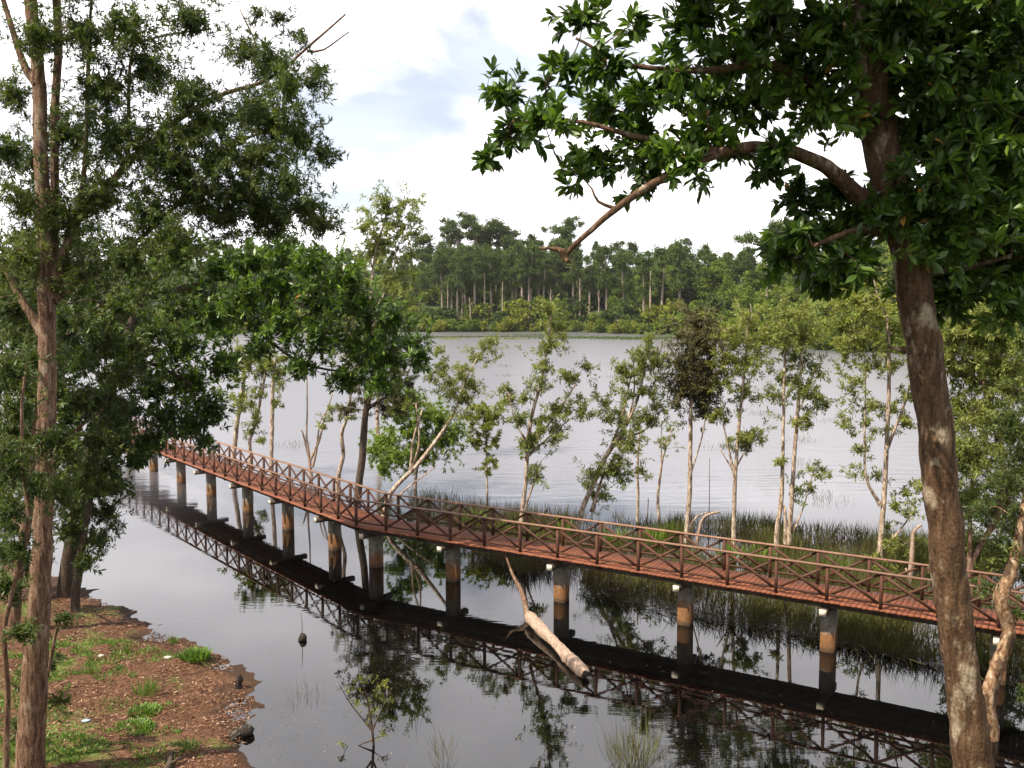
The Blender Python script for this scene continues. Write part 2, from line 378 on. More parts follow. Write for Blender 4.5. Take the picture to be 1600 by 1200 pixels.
# ------------------------------------------------------------------ boardwalk
DZ = 1.72; WID = 1.5; BAY = 1.457; OVH = .13; RAILH = 1.0
Nn = np.array([-5.963, 34.988])                                   # bend, camera side rail
d1 = np.array([math.cos(-.5422), math.sin(-.5422)]); d2 = np.array([math.cos(2.2446), math.sin(2.2446)])
n1_, n2_ = np.array([-d1[1], d1[0]]), np.array([d2[1], -d2[0]])
mit = (n1_ + n2_) / (1 + n1_ @ n2_)
L1, L2 = 26.0, 35.0
def line_pt(off, sec, t):                                    # a point on a line parallel to the camera side rail
    c = Nn + mit * off; return c + (d1 if sec == 1 else d2) * t
mid = line_pt(WID / 2, 1, 8)
bw = thing('boardwalk', 'long red-brown timber boardwalk on square piers crossing the dark water', 'boardwalk', (mid[0], mid[1], 0))
O = np.array([mid[0], mid[1], 0])
def P3(p, z): return np.array([p[0], p[1], z])
# planks: one shared board, laid square to each stretch, fanned at the bend
PW = .15
pv, pf = box_data(.5, .5, .5)
pm = MB(); pm.add(pv * np.array([WID + 2 * OVH, PW - .012, .045]), pf); plank_me = pm.mesh('plank'); plank_me.materials.append(MAT['deck_wood'])
count = 0
extra = MB()
half = (mit @ n1_) and 0
for sec, L, n_, d_ in ((1, L1, n1_, d1), (2, L2, n2_, d2)):
    k = 0; t = .55
    while t < L:
        c = Nn + n_ * (WID / 2) + d_ * t
        zz = DZ - .0225 + random.uniform(-.003, .003); sl = random.uniform(-.02, .02)
        if count < 300:
            o = link('plank', plank_me, None, bw, (c[0] + n_[0] * sl - O[0], c[1] + n_[1] * sl - O[1], zz))
            o.rotation_euler = (0, random.uniform(-.002, .002), math.atan2(n_[1], n_[0]) + random.uniform(-.004, .004)); count += 1
        else:
            beam(extra, P3(c - n_ * (WID / 2 + OVH), zz), P3(c + n_ * (WID / 2 + OVH), zz), PW - .012, .045)
        t += PW
if extra.v: tag(extra.build('plank_row', MAT['deck_wood'], bw, O), kind='stuff')
# fan of boards in the bend wedge
a0 = Nn + d1 * .46 - n1_ * OVH; a1 = Nn + d1 * .46 + n1_ * (WID + OVH); b0 = Nn + d2 * .46 - n2_ * OVH; b1 = Nn + d2 * .46 + n2_ * (WID + OVH)
for k in range(7):
    m = MB(); s0, s1 = k / 7 + .012, (k + 1) / 7 - .012
    q = [a0 + (b0 - a0) * s0, a0 + (b0 - a0) * s1, a1 + (b1 - a1) * s1, a1 + (b1 - a1) * s0]
    v = [P3(p, DZ - .047) for p in q] + [P3(p, DZ - .002) for p in q]
    m.add(v, np.array([(3, 2, 1, 0), (4, 5, 6, 7), (0, 1, 5, 4), (1, 2, 6, 5), (2, 3, 7, 6), (3, 0, 4, 7)])); m.build('plank', MAT['deck_wood'], bw, O)
# rails
def part_beam(name, a, bb, w, h, mat, up=(0, 0, 1), parent=None):
    j = np.random.default_rng(int(abs(a[0] * 1e4) + abs(bb[2] * 1e3)) % 100000).normal(size=(2, 3)) * (.007 if name in ('post', 'brace') else 0)
    m = MB(); beam(m, np.asarray(a) + j[0], np.asarray(bb) + j[1] * [1, 1, .3], w, h, up); return m.build(name, MAT[mat], parent or bw, O)
for off in (0.0, WID):
    c = line_pt(off, 1, 0)
    for sec, L, d_, n_ in ((1, L1, d1, n1_), (2, L2, d2, n2_)):
        nb = int(L / BAY); e = c + d_ * (nb * BAY)
        z0, z1 = DZ, DZ + RAILH
        part_beam('handrail', P3(c, z1 + .02), P3(e + d_ * .1, z1 + .02), .13, .042, 'handrail_wood')
        part_beam('bottom_rail', P3(c, z0 + .17), P3(e, z0 + .17), .045, .06, 'rail_wood')
        sh = .6 if (off and sec == 1) else 0.0
        for k in range(-1 if sh else 0 if sec == 1 else 1, nb + (0 if sh else 1)):
            p = c + d_ * max(0, k * BAY + sh); part_beam('post', P3(p, z0 - .17), P3(p, z1 - .001), .088, .088, 'rail_wood', up=(*d_, 0))
        side = -1 if off == 0 else 1
        for k in range(nb - (1 if sh else 0)):
            p, q = c + d_ * (k * BAY + sh + .05), c + d_ * ((k + 1) * BAY + sh - .05)
            for sgn, (za, zb) in ((.022, (z1 - .03, z0 + .16)), (-.022, (z0 + .16, z1 - .03))):
                s = sgn if sec == 1 else -sgn
                part_beam('brace', P3(p - n_ * s * 1.0, za), P3(q - n_ * s * 1.0, zb), .04, .075, 'rail_wood', up=(0, 0, 1))
# girders, kerb, crossbeams, piers
for off in (.18, WID - .18):
    for sec, L, d_ in ((1, L1, d1), (2, L2, d2)):
        c = line_pt(off, 1, 0); part_beam('girder', P3(c, DZ - .15), P3(c + d_ * L, DZ - .15), .10, .19, 'beam_dark')
pier_m = MB(); 
pv2, pf2 = box_data(.2, .2, 1.55)
pier_m.add(pv2, pf2); pier_me = pier_m.mesh('pier'); pier_me.materials.append(MAT['concrete'])
def proj(p):
    v = np.asarray(p) - np.array([0, 0, CAMZ]); zc = v @ _fw; return 800 + F * v[0] / zc, 600 - F * (v @ _up) / zc
piers = [(1, t) for t in (.33, 3.97, 8.5, 12.98, 17.41, 21.85)] + [(2, t) for t in (3.21, 7.67, 12.22, 17.05, 21.68, 26.54, 31.2)]
for sec, t in piers:
    n_, d_ = (n1_, d1) if sec == 1 else (n2_, d2)
    c = Nn + n_ * (WID / 2) + d_ * t
    if t > (L1 if sec == 1 else L2): continue
    o = link('pier', pier_me, None, bw, (c[0] - O[0], c[1] - O[1], DZ - .44 - 1.55)); o.rotation_euler = (0, 0, math.atan2(d_[1], d_[0]))
    a, e = c - n_ * (WID / 2 + .12), c + n_ * (WID / 2 + .12)
    cbm = part_beam('crossbeam', P3(a, DZ - .345), P3(e, DZ - .345), .20, .20, 'beam_dark')
    cp = MB(); beam(cp, P3(a - n_ * .012, DZ - .345), P3(a - n_ * .001, DZ - .345), .196, .196); cp.build('beam_cap', MAT['beam_paint'], cbm, O)

# ------------------------------------------------------------------ trees
def grow(limbs, clumps, leaf, R, bark_sides=10, rough=.05, step=.18, twig_r=.006, skip=0.0):
    """limbs: lists of (x,y,z,r); clumps: (x,y,z,rx,ry,rz,twigs). Returns trunk, twig and leaf builders."""
    tm, wm, lm = MB(), MB(), MB()
    nodes = []
    for k, l in enumerate(limbs):
        pa = smooth_path(l, step if k == 0 else step * .9); r = pa[0, 3]
        wob = np.cumsum(R.normal(size=(len(pa), 3)) * .012 * min(1, r * 6), 0); wob -= np.linspace(0, 1, len(pa))[:, None] * wob[-1]
        pa[:, :3] += wob * .6
        if k and len(pa) > 3: pa[:3, 3] *= (1.6, 1.3, 1.12)
        tube(tm, pa, bark_sides if r > .06 else 6, rough, R, True)
        nodes.append(pa[int(len(pa) * (skip if k == 0 else 0)):])
    nodes = np.vstack(nodes)
    C = np.array([c[:3] for c in clumps])
    order = np.argsort([np.min(np.linalg.norm(nodes[:, :3] - c, axis=1)) for c in C])
    ends = []
    for ci in order:
        cx = C[ci]; rad3 = np.array(clumps[ci][3:6]); nt_ = int(clumps[ci][6]); rr = rad3.mean()
        dv = nodes[:, :3] - cx; dist_ = np.linalg.norm(dv, axis=1); cost = dist_ + np.maximum(0, dv[:, 2]) * .9
        k = int(np.argmin(cost)); p0 = nodes[k, :3]; dl = dist_[k]
        if dl > rr * .35:
            r0 = min(nodes[k, 3] * .7, .012 * dl + twig_r * 2.2); r0 = max(r0, twig_r * 1.5)
            mid_ = (p0 + cx) / 2 + R.normal(size=3) * dl * .08 + np.array([0, 0, .06 * dl])
            pa = smooth_path(np.array([[*p0, r0], [*mid_, r0 * .75], [*cx, r0 * .45]]), max(dl / 7, step * .6))
            tube(tm, pa, 5, 0, R, False); nodes = np.vstack([nodes, pa[1:]])
        u = unit(R.normal(size=(nt_, 3))) * np.minimum(np.abs(R.normal(size=(nt_, 1))) * .62 + .12, 1.5); E = cx + u * rad3 * 1.08
        n1 = max(2, nt_ // 4)
        for part in (E[:n1], E[n1:]):
            if not len(part): continue
            loc = nodes[np.linalg.norm(nodes[:, :3] - cx, axis=1) < rr * 2.2 + .3]
            if not len(loc): loc = nodes
            dm = np.linalg.norm(part[:, None] - loc[None, :, :3], axis=2) + np.maximum(0, loc[None, :, 2] - part[:, None, 2]) * .5
            kk = np.argmin(dm, 1); A_ = loc[kk, :3]; ln = np.linalg.norm(part - A_, axis=1)
            M_ = (A_ + part) / 2 + R.normal(size=A_.shape) * ln[:, None] * .09 + np.array([0, 0, 1]) * ln[:, None] * .05
            tr = np.minimum(twig_r * (.7 + ln * .5), loc[kk, 3] * .9 + .001)
            twigs_add(wm, A_, M_, part, tr, tr * .5)
            nodes = np.vstack([nodes, np.hstack([M_, tr[:, None] * .8]), np.hstack([part, tr[:, None] * .5])])
            ct = R.random() * .45
            ends.append((A_, M_, part, np.full(len(part), ct)))
    A_ = np.vstack([e[0] for e in ends]); M_ = np.vstack([e[1] for e in ends]); B_ = np.vstack([e[2] for e in ends]); ct = np.concatenate([e[3] for e in ends])
    n = int(leaf['n'] * leaf.get('mul', 1.5)); N = len(A_) * n
    t = np.repeat(np.ones((len(A_), 1)), n, 1); t = (1 - R.random((len(A_), n)) ** 1.6 * leaf.get('spread', .8)).ravel()
    a, m_, b_ = (np.repeat(q, n, 0) for q in (A_, M_, B_))
    t2 = t[:, None]; P = a * (1 - t2)**2 + 2 * m_ * t2 * (1 - t2) + b_ * t2**2
    P += R.normal(size=P.shape) * leaf.get('jit', .0)
    td = unit(b_ - a); rd = unit(R.normal(size=(N, 3)))
    if leaf.get('whorl'): rd = unit(rd - td * (np.sum(rd * td, 1, keepdims=True)) * .8)
    D = unit(td * leaf.get('along', .5) + rd * .9 + np.array([0, 0, leaf.get('lift', -.25)]))
    Nn_ = unit(np.array([0, 0, 1.]) + R.normal(size=(N, 3)) * leaf.get('tumble', .5))
    Ln = leaf['len'] * R.uniform(.5, 1.25, N); tint = np.clip(np.repeat(ct, n) + R.random(N) * .55, 0, 1)
    if leaf.get('odd'): tint = np.where(R.random(N) < leaf['odd'], .99, tint * .94)
    else: tint = tint
    return tm, wm, (P, D, Nn_, Ln, Ln * leaf['wid'], tint, leaf.get('shape', 'lance'))
def build_tree(name, label, cat, limbs, clumps, leaf, barkm, leafm, group=None, seed=0, ownleaves=0, **kw):
    R = np.random.default_rng(seed + 100)
    tm, wm, lf = grow(limbs, clumps, leaf, R, **kw)
    base = np.array(limbs[0][0][:3], float)
    t = thing(name, label, cat, tuple(base), group)
    tm.build('trunk', MAT[barkm], t, base, smooth=True)
    wm.build('twigs', MAT[barkm], t, base)['kind'] = 'stuff'
    lm = MB(); P, D, N_, Ln, Wd, ti, sh = lf
    keep = np.ones(len(P), bool)
    if ownleaves:
        # the leaves that show largest: those at the lit rim of the overhanging bough
        score = np.array([-p[0] for p in P]); idx = np.argsort(-score)[:ownleaves * 3:3]
        for q in idx:
            l1 = MB(); s = slice(q, q + 1); leaf_add(l1, P[s], D[s], N_[s], Ln[s], Wd[s], ti[s], sh); l1.build('leaf', MAT[leafm], t, base); keep[q] = False
    leaf_add(lm, P[keep], D[keep], N_[keep], Ln[keep], Wd[keep], ti[keep], sh)
    c = lm.build('crown', MAT[leafm], t, base); c['kind'] = 'stuff'
    return t
def limb(pts, Y):                      # (px, py, width px[, extra depth]) -> world polyline
    o = []
    for p in pts:
        y = Y + (p[3] if len(p) > 3 else 0); w = W(p[0], p[1], y); o.append((*w, p[2] / 2 * y / F))
    return o
def clump(cs, Y, dens, R, dspread=1.0, sq=.85):
    o = []
    for c in cs:
        r = c[2] * Y / F; y = Y + (c[3] if len(c) > 3 else R.uniform(-1, 1) * dspread); w = W(c[0], c[1], y)
        o.append((*w, r, r * 1.05, r * sq, max(6, 2.4 * dens * (c[2] / 40.)**1.6)))
    return o
def sink(l, dz):                       # carry the first point of a trunk down
    a = list(l[0]); b2 = list(l[1]); a2 = (a[0], a[1], dz, a[3] * 1.15); return [a2] + list(l)

# --- the big broad-leaved tree leaning on the right
R = np.random.default_rng(21); Y = 11.0
tr = limb([(1532, 1290, 68), (1520, 1200, 62), (1505, 1090, 56), (1490, 970, 54), (1468, 790, 53), (1443, 600, 52), (1416, 440, 52), (1380, 280, 52), (1354, 140, 56), (1336, 0, 50), (1326, -140, 42), (1322, -300, 26)], Y)
tr = [(tr[0][0] + .25, tr[0][1] - .3, gz1(tr[0][0], Y) - .3, tr[0][3] * 1.25)] + tr
limbs = [tr,
  limb([(1372, 330, 34, 0), (1335, 300, 27, -.1), (1281, 258, 22, -.3), (1201, 231, 19, -.5), (1130, 238, 16, -.6), (1040, 280, 13, -.7), (975, 318, 11, -.8), (925, 358, 9, -.85), (884, 398, 8, -.9)], Y),
  limb([(884, 396, 9, -.9), (870, 389, 6, -.9), (842, 388, 4, -.85)], Y), limb([(880, 392, 10, -.9), (884, 405, 10, -.9), (888, 408, 8, -.95)], Y),
  limb([(1420, 470, 24, .1), (1440, 400, 22, .3), (1455, 310, 20, .5), (1472, 130, 19, .7), (1472, 0, 16, .8), (1480, -150, 10, .8)], Y),
  limb([(1350, 200, 22, 0), (1280, 140, 18, -.3), (1200, 100, 14, -.5), (1100, 110, 10, -.6), (980, 100, 7, -.5), (900, 60, 4, -.4)], Y),
  limb([(1130, 238, 12, -.6), (1000, 215, 9, -.3), (900, 190, 6, 0), (800, 190, 4, .1)], Y),
  limb([(1400, 370, 16, 0), (1340, 360, 10, -.4), (1270, 385, 7, -.6)], Y), limb([(1455, 300, 14, .5), (1520, 260, 10, .8), (1590, 240, 8, 1.1)], Y),
  limb([(1465, 190, 12, .6), (1530, 110, 9, .2), (1610, 80, 6, -.3)], Y), limb([(960, 325, 4, -.8), (935, 315, 4, -.8), (925, 295, 3, -.8)], Y),
  limb([(1430, 430, 14, .2), (1500, 420, 10, .2), (1580, 400, 7, 0)], Y),
  limb([(1415, 548, 8, -.05), (1398, 544, 6, -.1), (1388, 542, 3, -.12)], Y)]
cl = [(790, 150, 42), (762, 252, 24), (800, 215, 45), (850, 190, 50), (880, 105, 38), (912, 35, 42), (985, 40, 26), (945, 110, 48), (935, 175, 60), (1000, 215, 60), (1050, 130, 60), (1005, 150, 55), (1110, 150, 62),
  (1100, 215, 60), (935, 255, 42), (1010, 275, 34), (905, 270, 30), (1150, 90, 60), (1180, 170, 55), (1105, 15, 45), (1070, 60, 40), (1200, 40, 70), (1250, 120, 70), (1300, 60, 75), (1290, 170, 55), (1190, 270, 32), (1250, 305, 34), (1300, 300, 32),
  (1225, 400, 34), (1255, 370, 36), (1300, 370, 46), (1335, 410, 45), (1285, 440, 34), (1340, 350, 40), (1440, 60, 60), (1530, 60, 80), (1590, 180, 75), (1510, 220, 65), (1440, 210, 50), (1560, 300, 80), (1470, 290, 60), (1480, 370, 60), (1540, 400, 65),
  (1590, 430, 55), (1490, 470, 34), (1400, 330, 46), (1550, 140, 70), (1400, 20, 60), (1350, -60, 80), (1200, -70, 80), (1500, -70, 90), (1620, 60, 90), (1640, 320, 80), (1060, -40, 50), (1380, 130, 40), (1580, 480, 34), (1150, 245, 30), (1080, 262, 28), (1215, 232, 22), (1040, 240, 34)]
cl = [(c[0], c[1], c[2] * (.94 if c[0] < 1380 else 1.12)) for c in cl] + [(1500, 130, 60), (1460, 420, 50), (1600, 360, 60), (1520, 340, 60), (1590, 20, 70), (1450, 140, 36), (1560, 220, 60)]
clw = clump(cl, Y, 13, R, .75); clw = [(*c[:6], c[6] * (.55 if q[0] < 1200 else 1.0)) for c, q in zip(clw, cl)]
clw += clump([(1050, -140, 70, -1.2), (1150, -180, 80, -1.6), (1250, -160, 80, -1.8), (1330, -220, 90, -1.2), (1200, -300, 90, -1.0), (1100, -260, 80, -.4), (1400, -150, 80, -1.6), (1320, -90, 60, -1.9), (1240, -60, 56, -1.7), (1400, -300, 90, -.6), (1500, -220, 90, -.9), (1300, -380, 90, -.2), (1180, -90, 56, -1.4)], Y, 11, R)  # unseen clumps above the frame, added to shade the trunk and inner crown
build_tree('broadleaf_tree', 'large leaning tree with smooth brown trunk and glossy broad leaves overhanging the water', 'tree', limbs, clw,
    dict(n=12, len=.175, wid=.33, shape='broad', along=.75, lift=-.05, whorl=True, spread=.55, tumble=.75, odd=.006), 'bark_brown', 'leaf_broad', seed=3, ownleaves=290, bark_sides=26, rough=.035, step=.09, skip=.35, twig_r=.007)

# --- the tall paperbark on the left bank
R = np.random.default_rng(22); Y = 18.0
g0 = G(42, 1215, .35); Y = g0[1]
tr = limb([(46, 1205, 46), (54, 1080, 40), (62, 960, 34), (72, 820, 29), (78, 680, 27), (80, 540, 25), (75, 420, 23), (69, 300, 21), (64, 200, 20), (60, 100, 19), (50, 0, 18), (40, -120, 14), (35, -260, 8)], Y)
tr = [(tr[0][0], tr[0][1], gz1(tr[0][0], Y) - .2, tr[0][3] * 1.15)] + tr
limbs = [tr, limb([(82, 470, 15), (84, 380, 13, .3), (84, 280, 12, .5), (88, 160, 12, .6), (92, 60, 12, .6), (88, -60, 11, .6), (90, -200, 6, .6)], Y),
  limb([(60, 130, 12), (40, 105, 11), (20, 50, 9), (2, -10, 7)], Y), limb([(68, 520, 14), (40, 478, 12), (15, 430, 10), (-15, 380, 8)], Y),
  limb([(84, 440, 14), (120, 345, 12, .4), (160, 298, 11, .8), (205, 250, 10, 1.2), (258, 200, 9, 1.5), (340, 152, 7, 1.7), (415, 128, 5, 1.8), (470, 85, 4, 1.8), (540, 22, 2.5, 1.7)], Y),
  limb([(415, 128, 5, 1.8), (400, 70, 3, 1.8), (375, 15, 2.5, 1.9)], Y), limb([(480, 80, 3, 1.8), (505, 78, 2.5, 1.8), (545, 50, 2, 1.9)], Y),
  limb([(120, 345, 8, .4), (132, 250, 7, .3), (138, 100, 6, .2), (145, -30, 4, .2)], Y),
  limb([(84, 470, 9, 0), (180, 405, 8, .9), (260, 335, 7, 1.6), (325, 273, 6.5, 1.9), (345, 238, 5, 1.9), (420, 205, 3.5, 1.7), (480, 215, 2, 1.5)], Y),
  limb([(200, 255, 6, 1.2), (205, 90, 5, 1.1), (240, 60, 4, 1), (330, 45, 3, .9)], Y), limb([(300, 300, 4, 1.8), (400, 318, 3, 1.4), (470, 322, 2, 1)], Y)]
cl = [(130, 55, 48), (60, 60, 26), (200, 45, 48), (232, 105, 48), (160, 140, 55), (110, 210, 55), (60, 255, 42), (22, 150, 34), (15, 235, 32), (180, 215, 58), (240, 240, 60), (300, 145, 38), (325, 190, 44), (290, 215, 52), (340, 250, 50),
  (395, 170, 46), (430, 200, 48), (452, 135, 34), (425, 100, 26), (385, 80, 24), (470, 215, 32), (400, 245, 48), (445, 285, 40), (380, 300, 46), (310, 305, 52), (475, 325, 32), (430, 345, 38), (240, 330, 58), (160, 310, 58), (100, 340, 52), (40, 320, 50),
  (280, 270, 44), (30, 400, 45), (120, 420, 50), (20, 480, 45), (70, 560, 40), (200, 400, 50), (270, 380, 44), (110, -40, 60), (220, -50, 55), (30, -60, 50), (300, 30, 26), (500, 350, 22), (470, 60, 14), (440, 30, 15), (400, 20, 14), (500, 110, 14), (490, 135, 20), (505, 240, 14), (410, 330, 40), (350, 340, 44)]
cl = [(c[0], c[1], c[2] * (1.15 if c[2] > 27 else 1.7)) for c in cl]
clw = clump(cl, Y, 46, R, 1.0); clw = [(*c[:6], c[6] * (1 if q[2] > 35 or q[1] > 200 else .42)) for c, q in zip(clw, cl)]
build_tree('paperbark_tree', 'tall twin-stemmed paperbark with flaky pinkish trunk rising from the leaf-strewn bank', 'tree', limbs, clw,
    dict(n=16, len=.12, wid=.22, along=.6, lift=-.1, spread=.9, tumble=.8, jit=.02), 'bark_shore', 'leaf_shore', seed=5, bark_sides=18, rough=.06, step=.14, skip=.3)

# --- the dark broad-leaved tree at the bank's edge, arching over the boardwalk
R = np.random.default_rng(23); g0 = G(100, 932, .1); Y = g0[1]
tr = limb([(100, 925, 24), (112, 840, 20), (130, 760, 18), (152, 680, 17), (182, 582, 16), (205, 510, 15), (228, 452, 14), (262, 420, 11), (300, 395, 8)], Y)
tr = [(*g0[:2], -.2, tr[0][3] * 1.2)] + tr
limbs = [tr, limb([(228, 452, 12), (285, 453, 10, .5), (330, 462, 9, .8), (390, 500, 8, 1), (450, 505, 7, 1.2), (520, 480, 6, 1.4), (600, 490, 4, 1.6)], Y),
  limb([(280, 453, 8, .5), (400, 420, 6, 1), (500, 410, 4, 1.6)], Y), limb([(390, 500, 6, 1), (430, 540, 5, .6), (480, 570, 4, .4), (560, 585, 3, .2)], Y), limb([(190, 560, 8, 0), (240, 570, 6, -.5), (300, 600, 4, -.8)], Y),
  limb([(104, 905, 16, .2), (122, 830, 13, .6), (140, 780, 11, .9), (150, 700, 8, 1)], Y), limb([(205, 510, 6, 0), (150, 470, 5, -1), (80, 480, 3, -1.6)], Y)]
cl = [(390, 410, 40), (440, 395, 38), (490, 410, 42), (540, 430, 40), (440, 450, 48), (500, 465, 48), (560, 480, 44), (610, 500, 40), (640, 540, 34), (600, 560, 42), (560, 540, 44), (500, 530, 44), (655, 560, 20), (540, 590, 30), (470, 575, 26), (440, 510, 44), (390, 470, 48),
  (340, 420, 48), (330, 500, 48), (290, 470, 46), (280, 540, 48), (240, 600, 46), (300, 600, 46), (330, 640, 34), (260, 650, 42), (210, 560, 44), (160, 520, 46), (120, 560, 46), (190, 640, 44), (230, 690, 34), (180, 700, 36), (150, 640, 44), (300, 660, 30), (200, 480, 46), (270, 400, 44), (350, 570, 34), (110, 640, 40), (90, 500, 44), (320, 690, 18), (40, 520, 44), (50, 600, 44), (600, 600, 26), (405, 545, 26), (215, 720, 22), (150, 740, 34), (180, 760, 28)]
clw = clump(cl, Y, 38, R, 1.5)
build_tree('broadleaf_tree', 'dark broad-leaved tree on the bank edge whose crown arches over the boardwalk', 'tree', limbs, clw,
    dict(n=12, len=.26, wid=.30, along=.5, lift=.1, whorl=True, spread=.5, tumble=.5), 'bark_dark', 'leaf_broad', seed=6, bark_sides=12, step=.25, skip=.4, twig_r=.011)

R = np.random.default_rng(29); g0 = G(18, 985, .3); Y = g0[1]
tr = limb([(18, 985, 18), (30, 880, 15), (48, 760, 13), (60, 640, 11), (72, 540, 8), (90, 450, 5)], Y); tr[0] = (*tr[0][:2], -.1, tr[0][3] * 1.2)
build_tree('broadleaf_tree', 'leafy olive-green tree on the bank crowding behind the flaky paperbark trunk', 'tree', [tr, limb([(52, 740, 7), (110, 680, 5, .5), (160, 640, 3, .8)], Y), limb([(62, 620, 7), (20, 560, 5, -.6), (-30, 520, 3, -1)], Y), limb([(70, 560, 6), (130, 500, 4, .6), (180, 460, 3, 1)], Y)],
    clump([(20, 440, 44), (80, 430, 44), (140, 450, 44), (190, 480, 38), (30, 510, 48), (100, 520, 48), (160, 540, 44), (20, 590, 48), (80, 610, 48), (140, 620, 46), (190, 590, 40), (30, 670, 46), (90, 690, 44), (150, 690, 40), (20, 740, 40), (75, 760, 40), (130, 750, 36), (190, 660, 34), (40, 380, 40), (120, 380, 40), (15, 820, 34), (-20, 620, 50), (-20, 480, 50), (60, 470, 40), (210, 540, 36), (50, 560, 44), (230, 450, 36), (280, 480, 34), (240, 520, 34)], Y, 32, R, 1.6),
    dict(n=12, len=.20, wid=.28, along=.5, lift=.05, spread=.6, tumble=.6), 'bark_shore', 'leaf_shore', seed=8, bark_sides=12, step=.25, skip=.35, twig_r=.010)
# --- saplings round the foot of the paperbark
R = np.random.default_rng(24); Y = 15.5
def bank_tree(name, label, pts, cl, Y, dens, leaf, barkm, leafm, seed, ds=.6, group=None, more=(), **kw):
    R = np.random.default_rng(seed); l = limb(pts, Y); z = gz1(l[0][0], Y) - .15
    if l[0][2] > z: l = [(l[0][0], l[0][1], z, l[0][3] * 1.1)] + l
    else: l[0] = (l[0][0], l[0][1], z, l[0][3])
    return build_tree(name, label, 'tree', [l] + [limb(q, Y) for q in more], clump(cl, Y, dens, R, ds), leaf, barkm, leafm, group, seed, **kw)
LS = dict(n=12, len=.125, wid=.23, along=.6, lift=.05, spread=.7, tumble=.6)
bank_tree('sapling', 'slender leafy sapling with thin crooked stem in front of the flaky paperbark trunk', [(10, 1210, 10), (12, 1080, 9), (8, 980, 8), (45, 830, 7), (38, 740, 6), (34, 640, 5), (40, 580, 3)],
  [(30, 640, 38), (80, 690, 36), (20, 720, 36), (60, 760, 36), (110, 700, 28), (15, 800, 30), (30, 860, 28), (12, 920, 30), (35, 990, 24), (100, 770, 30), (20, 580, 36)], 15.5, 44, LS, 'bark_shore', 'leaf_shore', 41, skip=.3)
bank_tree('broadleaf_tree', 'low spreading dark tree on the bank under the flaky paperbark, hiding the pond edge', [(72, 945, 16), (66, 880, 13), (58, 800, 10), (50, 740, 6)],
  [(20, 740, 40), (60, 720, 38), (100, 760, 36), (20, 800, 40), (62, 815, 36), (110, 830, 28), (15, 860, 34), (50, 880, 26), (140, 800, 24), (-10, 770, 40), (0, 690, 40), (130, 730, 34), (95, 690, 34), (150, 760, 30), (165, 800, 26), (150, 845, 24), (135, 875, 20), (170, 740, 26)], 31, 46, dict(LS, len=.2, wid=.28), 'bark_dark', 'leaf_shore', 46, 1.2, skip=.2)
bank_tree('sapling', 'low bushy sapling with yellowish leaf tips beside the leaf-strewn bank', [(60, 1110, 8), (75, 1050, 7), (90, 980, 5), (105, 960, 3)],
  [(60, 990, 26), (100, 965, 22), (80, 1040, 24), (40, 1060, 26), (95, 1095, 22), (30, 1130, 26)], 19.2, 28, LS, 'bark_shore', 'leaf_shore', 42, skip=.2)
bank_tree('sapling', 'leaning sapling at the water edge with leaves drooping towards the pond', [(118, 935, 14), (128, 850, 12), (140, 780, 10), (150, 730, 7), (158, 690, 4)],
  [(150, 720, 34), (130, 770, 36), (170, 760, 34), (175, 820, 26), (150, 850, 26), (130, 880, 22), (105, 800, 30), (115, 720, 36)], 30, 20, dict(LS, len=.17), 'bark_dark', 'leaf_shore', 43, skip=.3)

# --- paperbarks standing in the reeds and shallows behind the boardwalk
LP = dict(mul=2.4, n=13, len=.175, wid=.30, jit=.05, along=.5, lift=-.15, spread=.8, tumble=.7)
def wet_tree(label, basepx, pts, cl, dens=16, leaf=LP, barkm='bark_paper', leafm='leaf_paper', seed=0, more=(), ds=.7, group=None, name='paperbark_tree', z0=-.4, **kw):
    R = np.random.default_rng(seed); g = G(*basepx); Y = g[1]; thin = lambda L: [(*p[:2], p[2] * .8, *p[3:]) for p in L]
    pts = thin(pts); more = [thin(q) for q in more]; l = limb(pts, Y); l = [(g[0], g[1], z0, l[0][3] * 1.2)] + l
    cl = list(cl); top = min(c[1] for c in cl); low = max(c[1] for c in cl)
    for L in [pts[1:]] + more:
        for _ in range(3):
            k = R.integers(len(L) - 1); t = R.random(); x = L[k][0] * (1 - t) + L[k + 1][0] * t; y = L[k][1] * (1 - t) + L[k + 1][1] * t
            if y < low + 10: cl.append((x + R.normal() * 14, y - 4 + R.normal() * 10, R.uniform(9, 20)))
    cl = [(c[0], c[1], c[2] * 1.28) for c in cl]
    return build_tree(name, label, 'tree', [l] + [limb(q, Y) for q in more], clump(cl, Y, dens, R, ds), leaf, barkm, leafm, group, seed, rough=.05, step=.3, skip=.25, twig_r=.010, **kw)
wet_tree('slender paperbark with loose side boughs in the reeds behind the boardwalk', (812, 850), [(816, 800, 9), (822, 750, 8), (825, 690, 8), (834, 640, 7), (845, 600, 6), (856, 540, 4), (862, 480, 3)],
  [(858, 482, 22), (868, 510, 26), (866, 540, 28), (850, 575, 22), (842, 600, 20), (892, 592, 26), (915, 572, 18), (880, 640, 30), (850, 650, 22), (905, 645, 18), (800, 622, 20), (788, 605, 14), (812, 655, 18), (868, 682, 22), (838, 735, 13)], seed=51,
  more=([(825, 700, 5), (860, 660, 4), (900, 600, 3)], [(823, 690, 4), (805, 660, 3), (795, 615, 2)], [(822, 715, 5), (850, 690, 4), (890, 655, 2)], [(818, 800, 5), (832, 760, 4), (846, 720, 2)]))
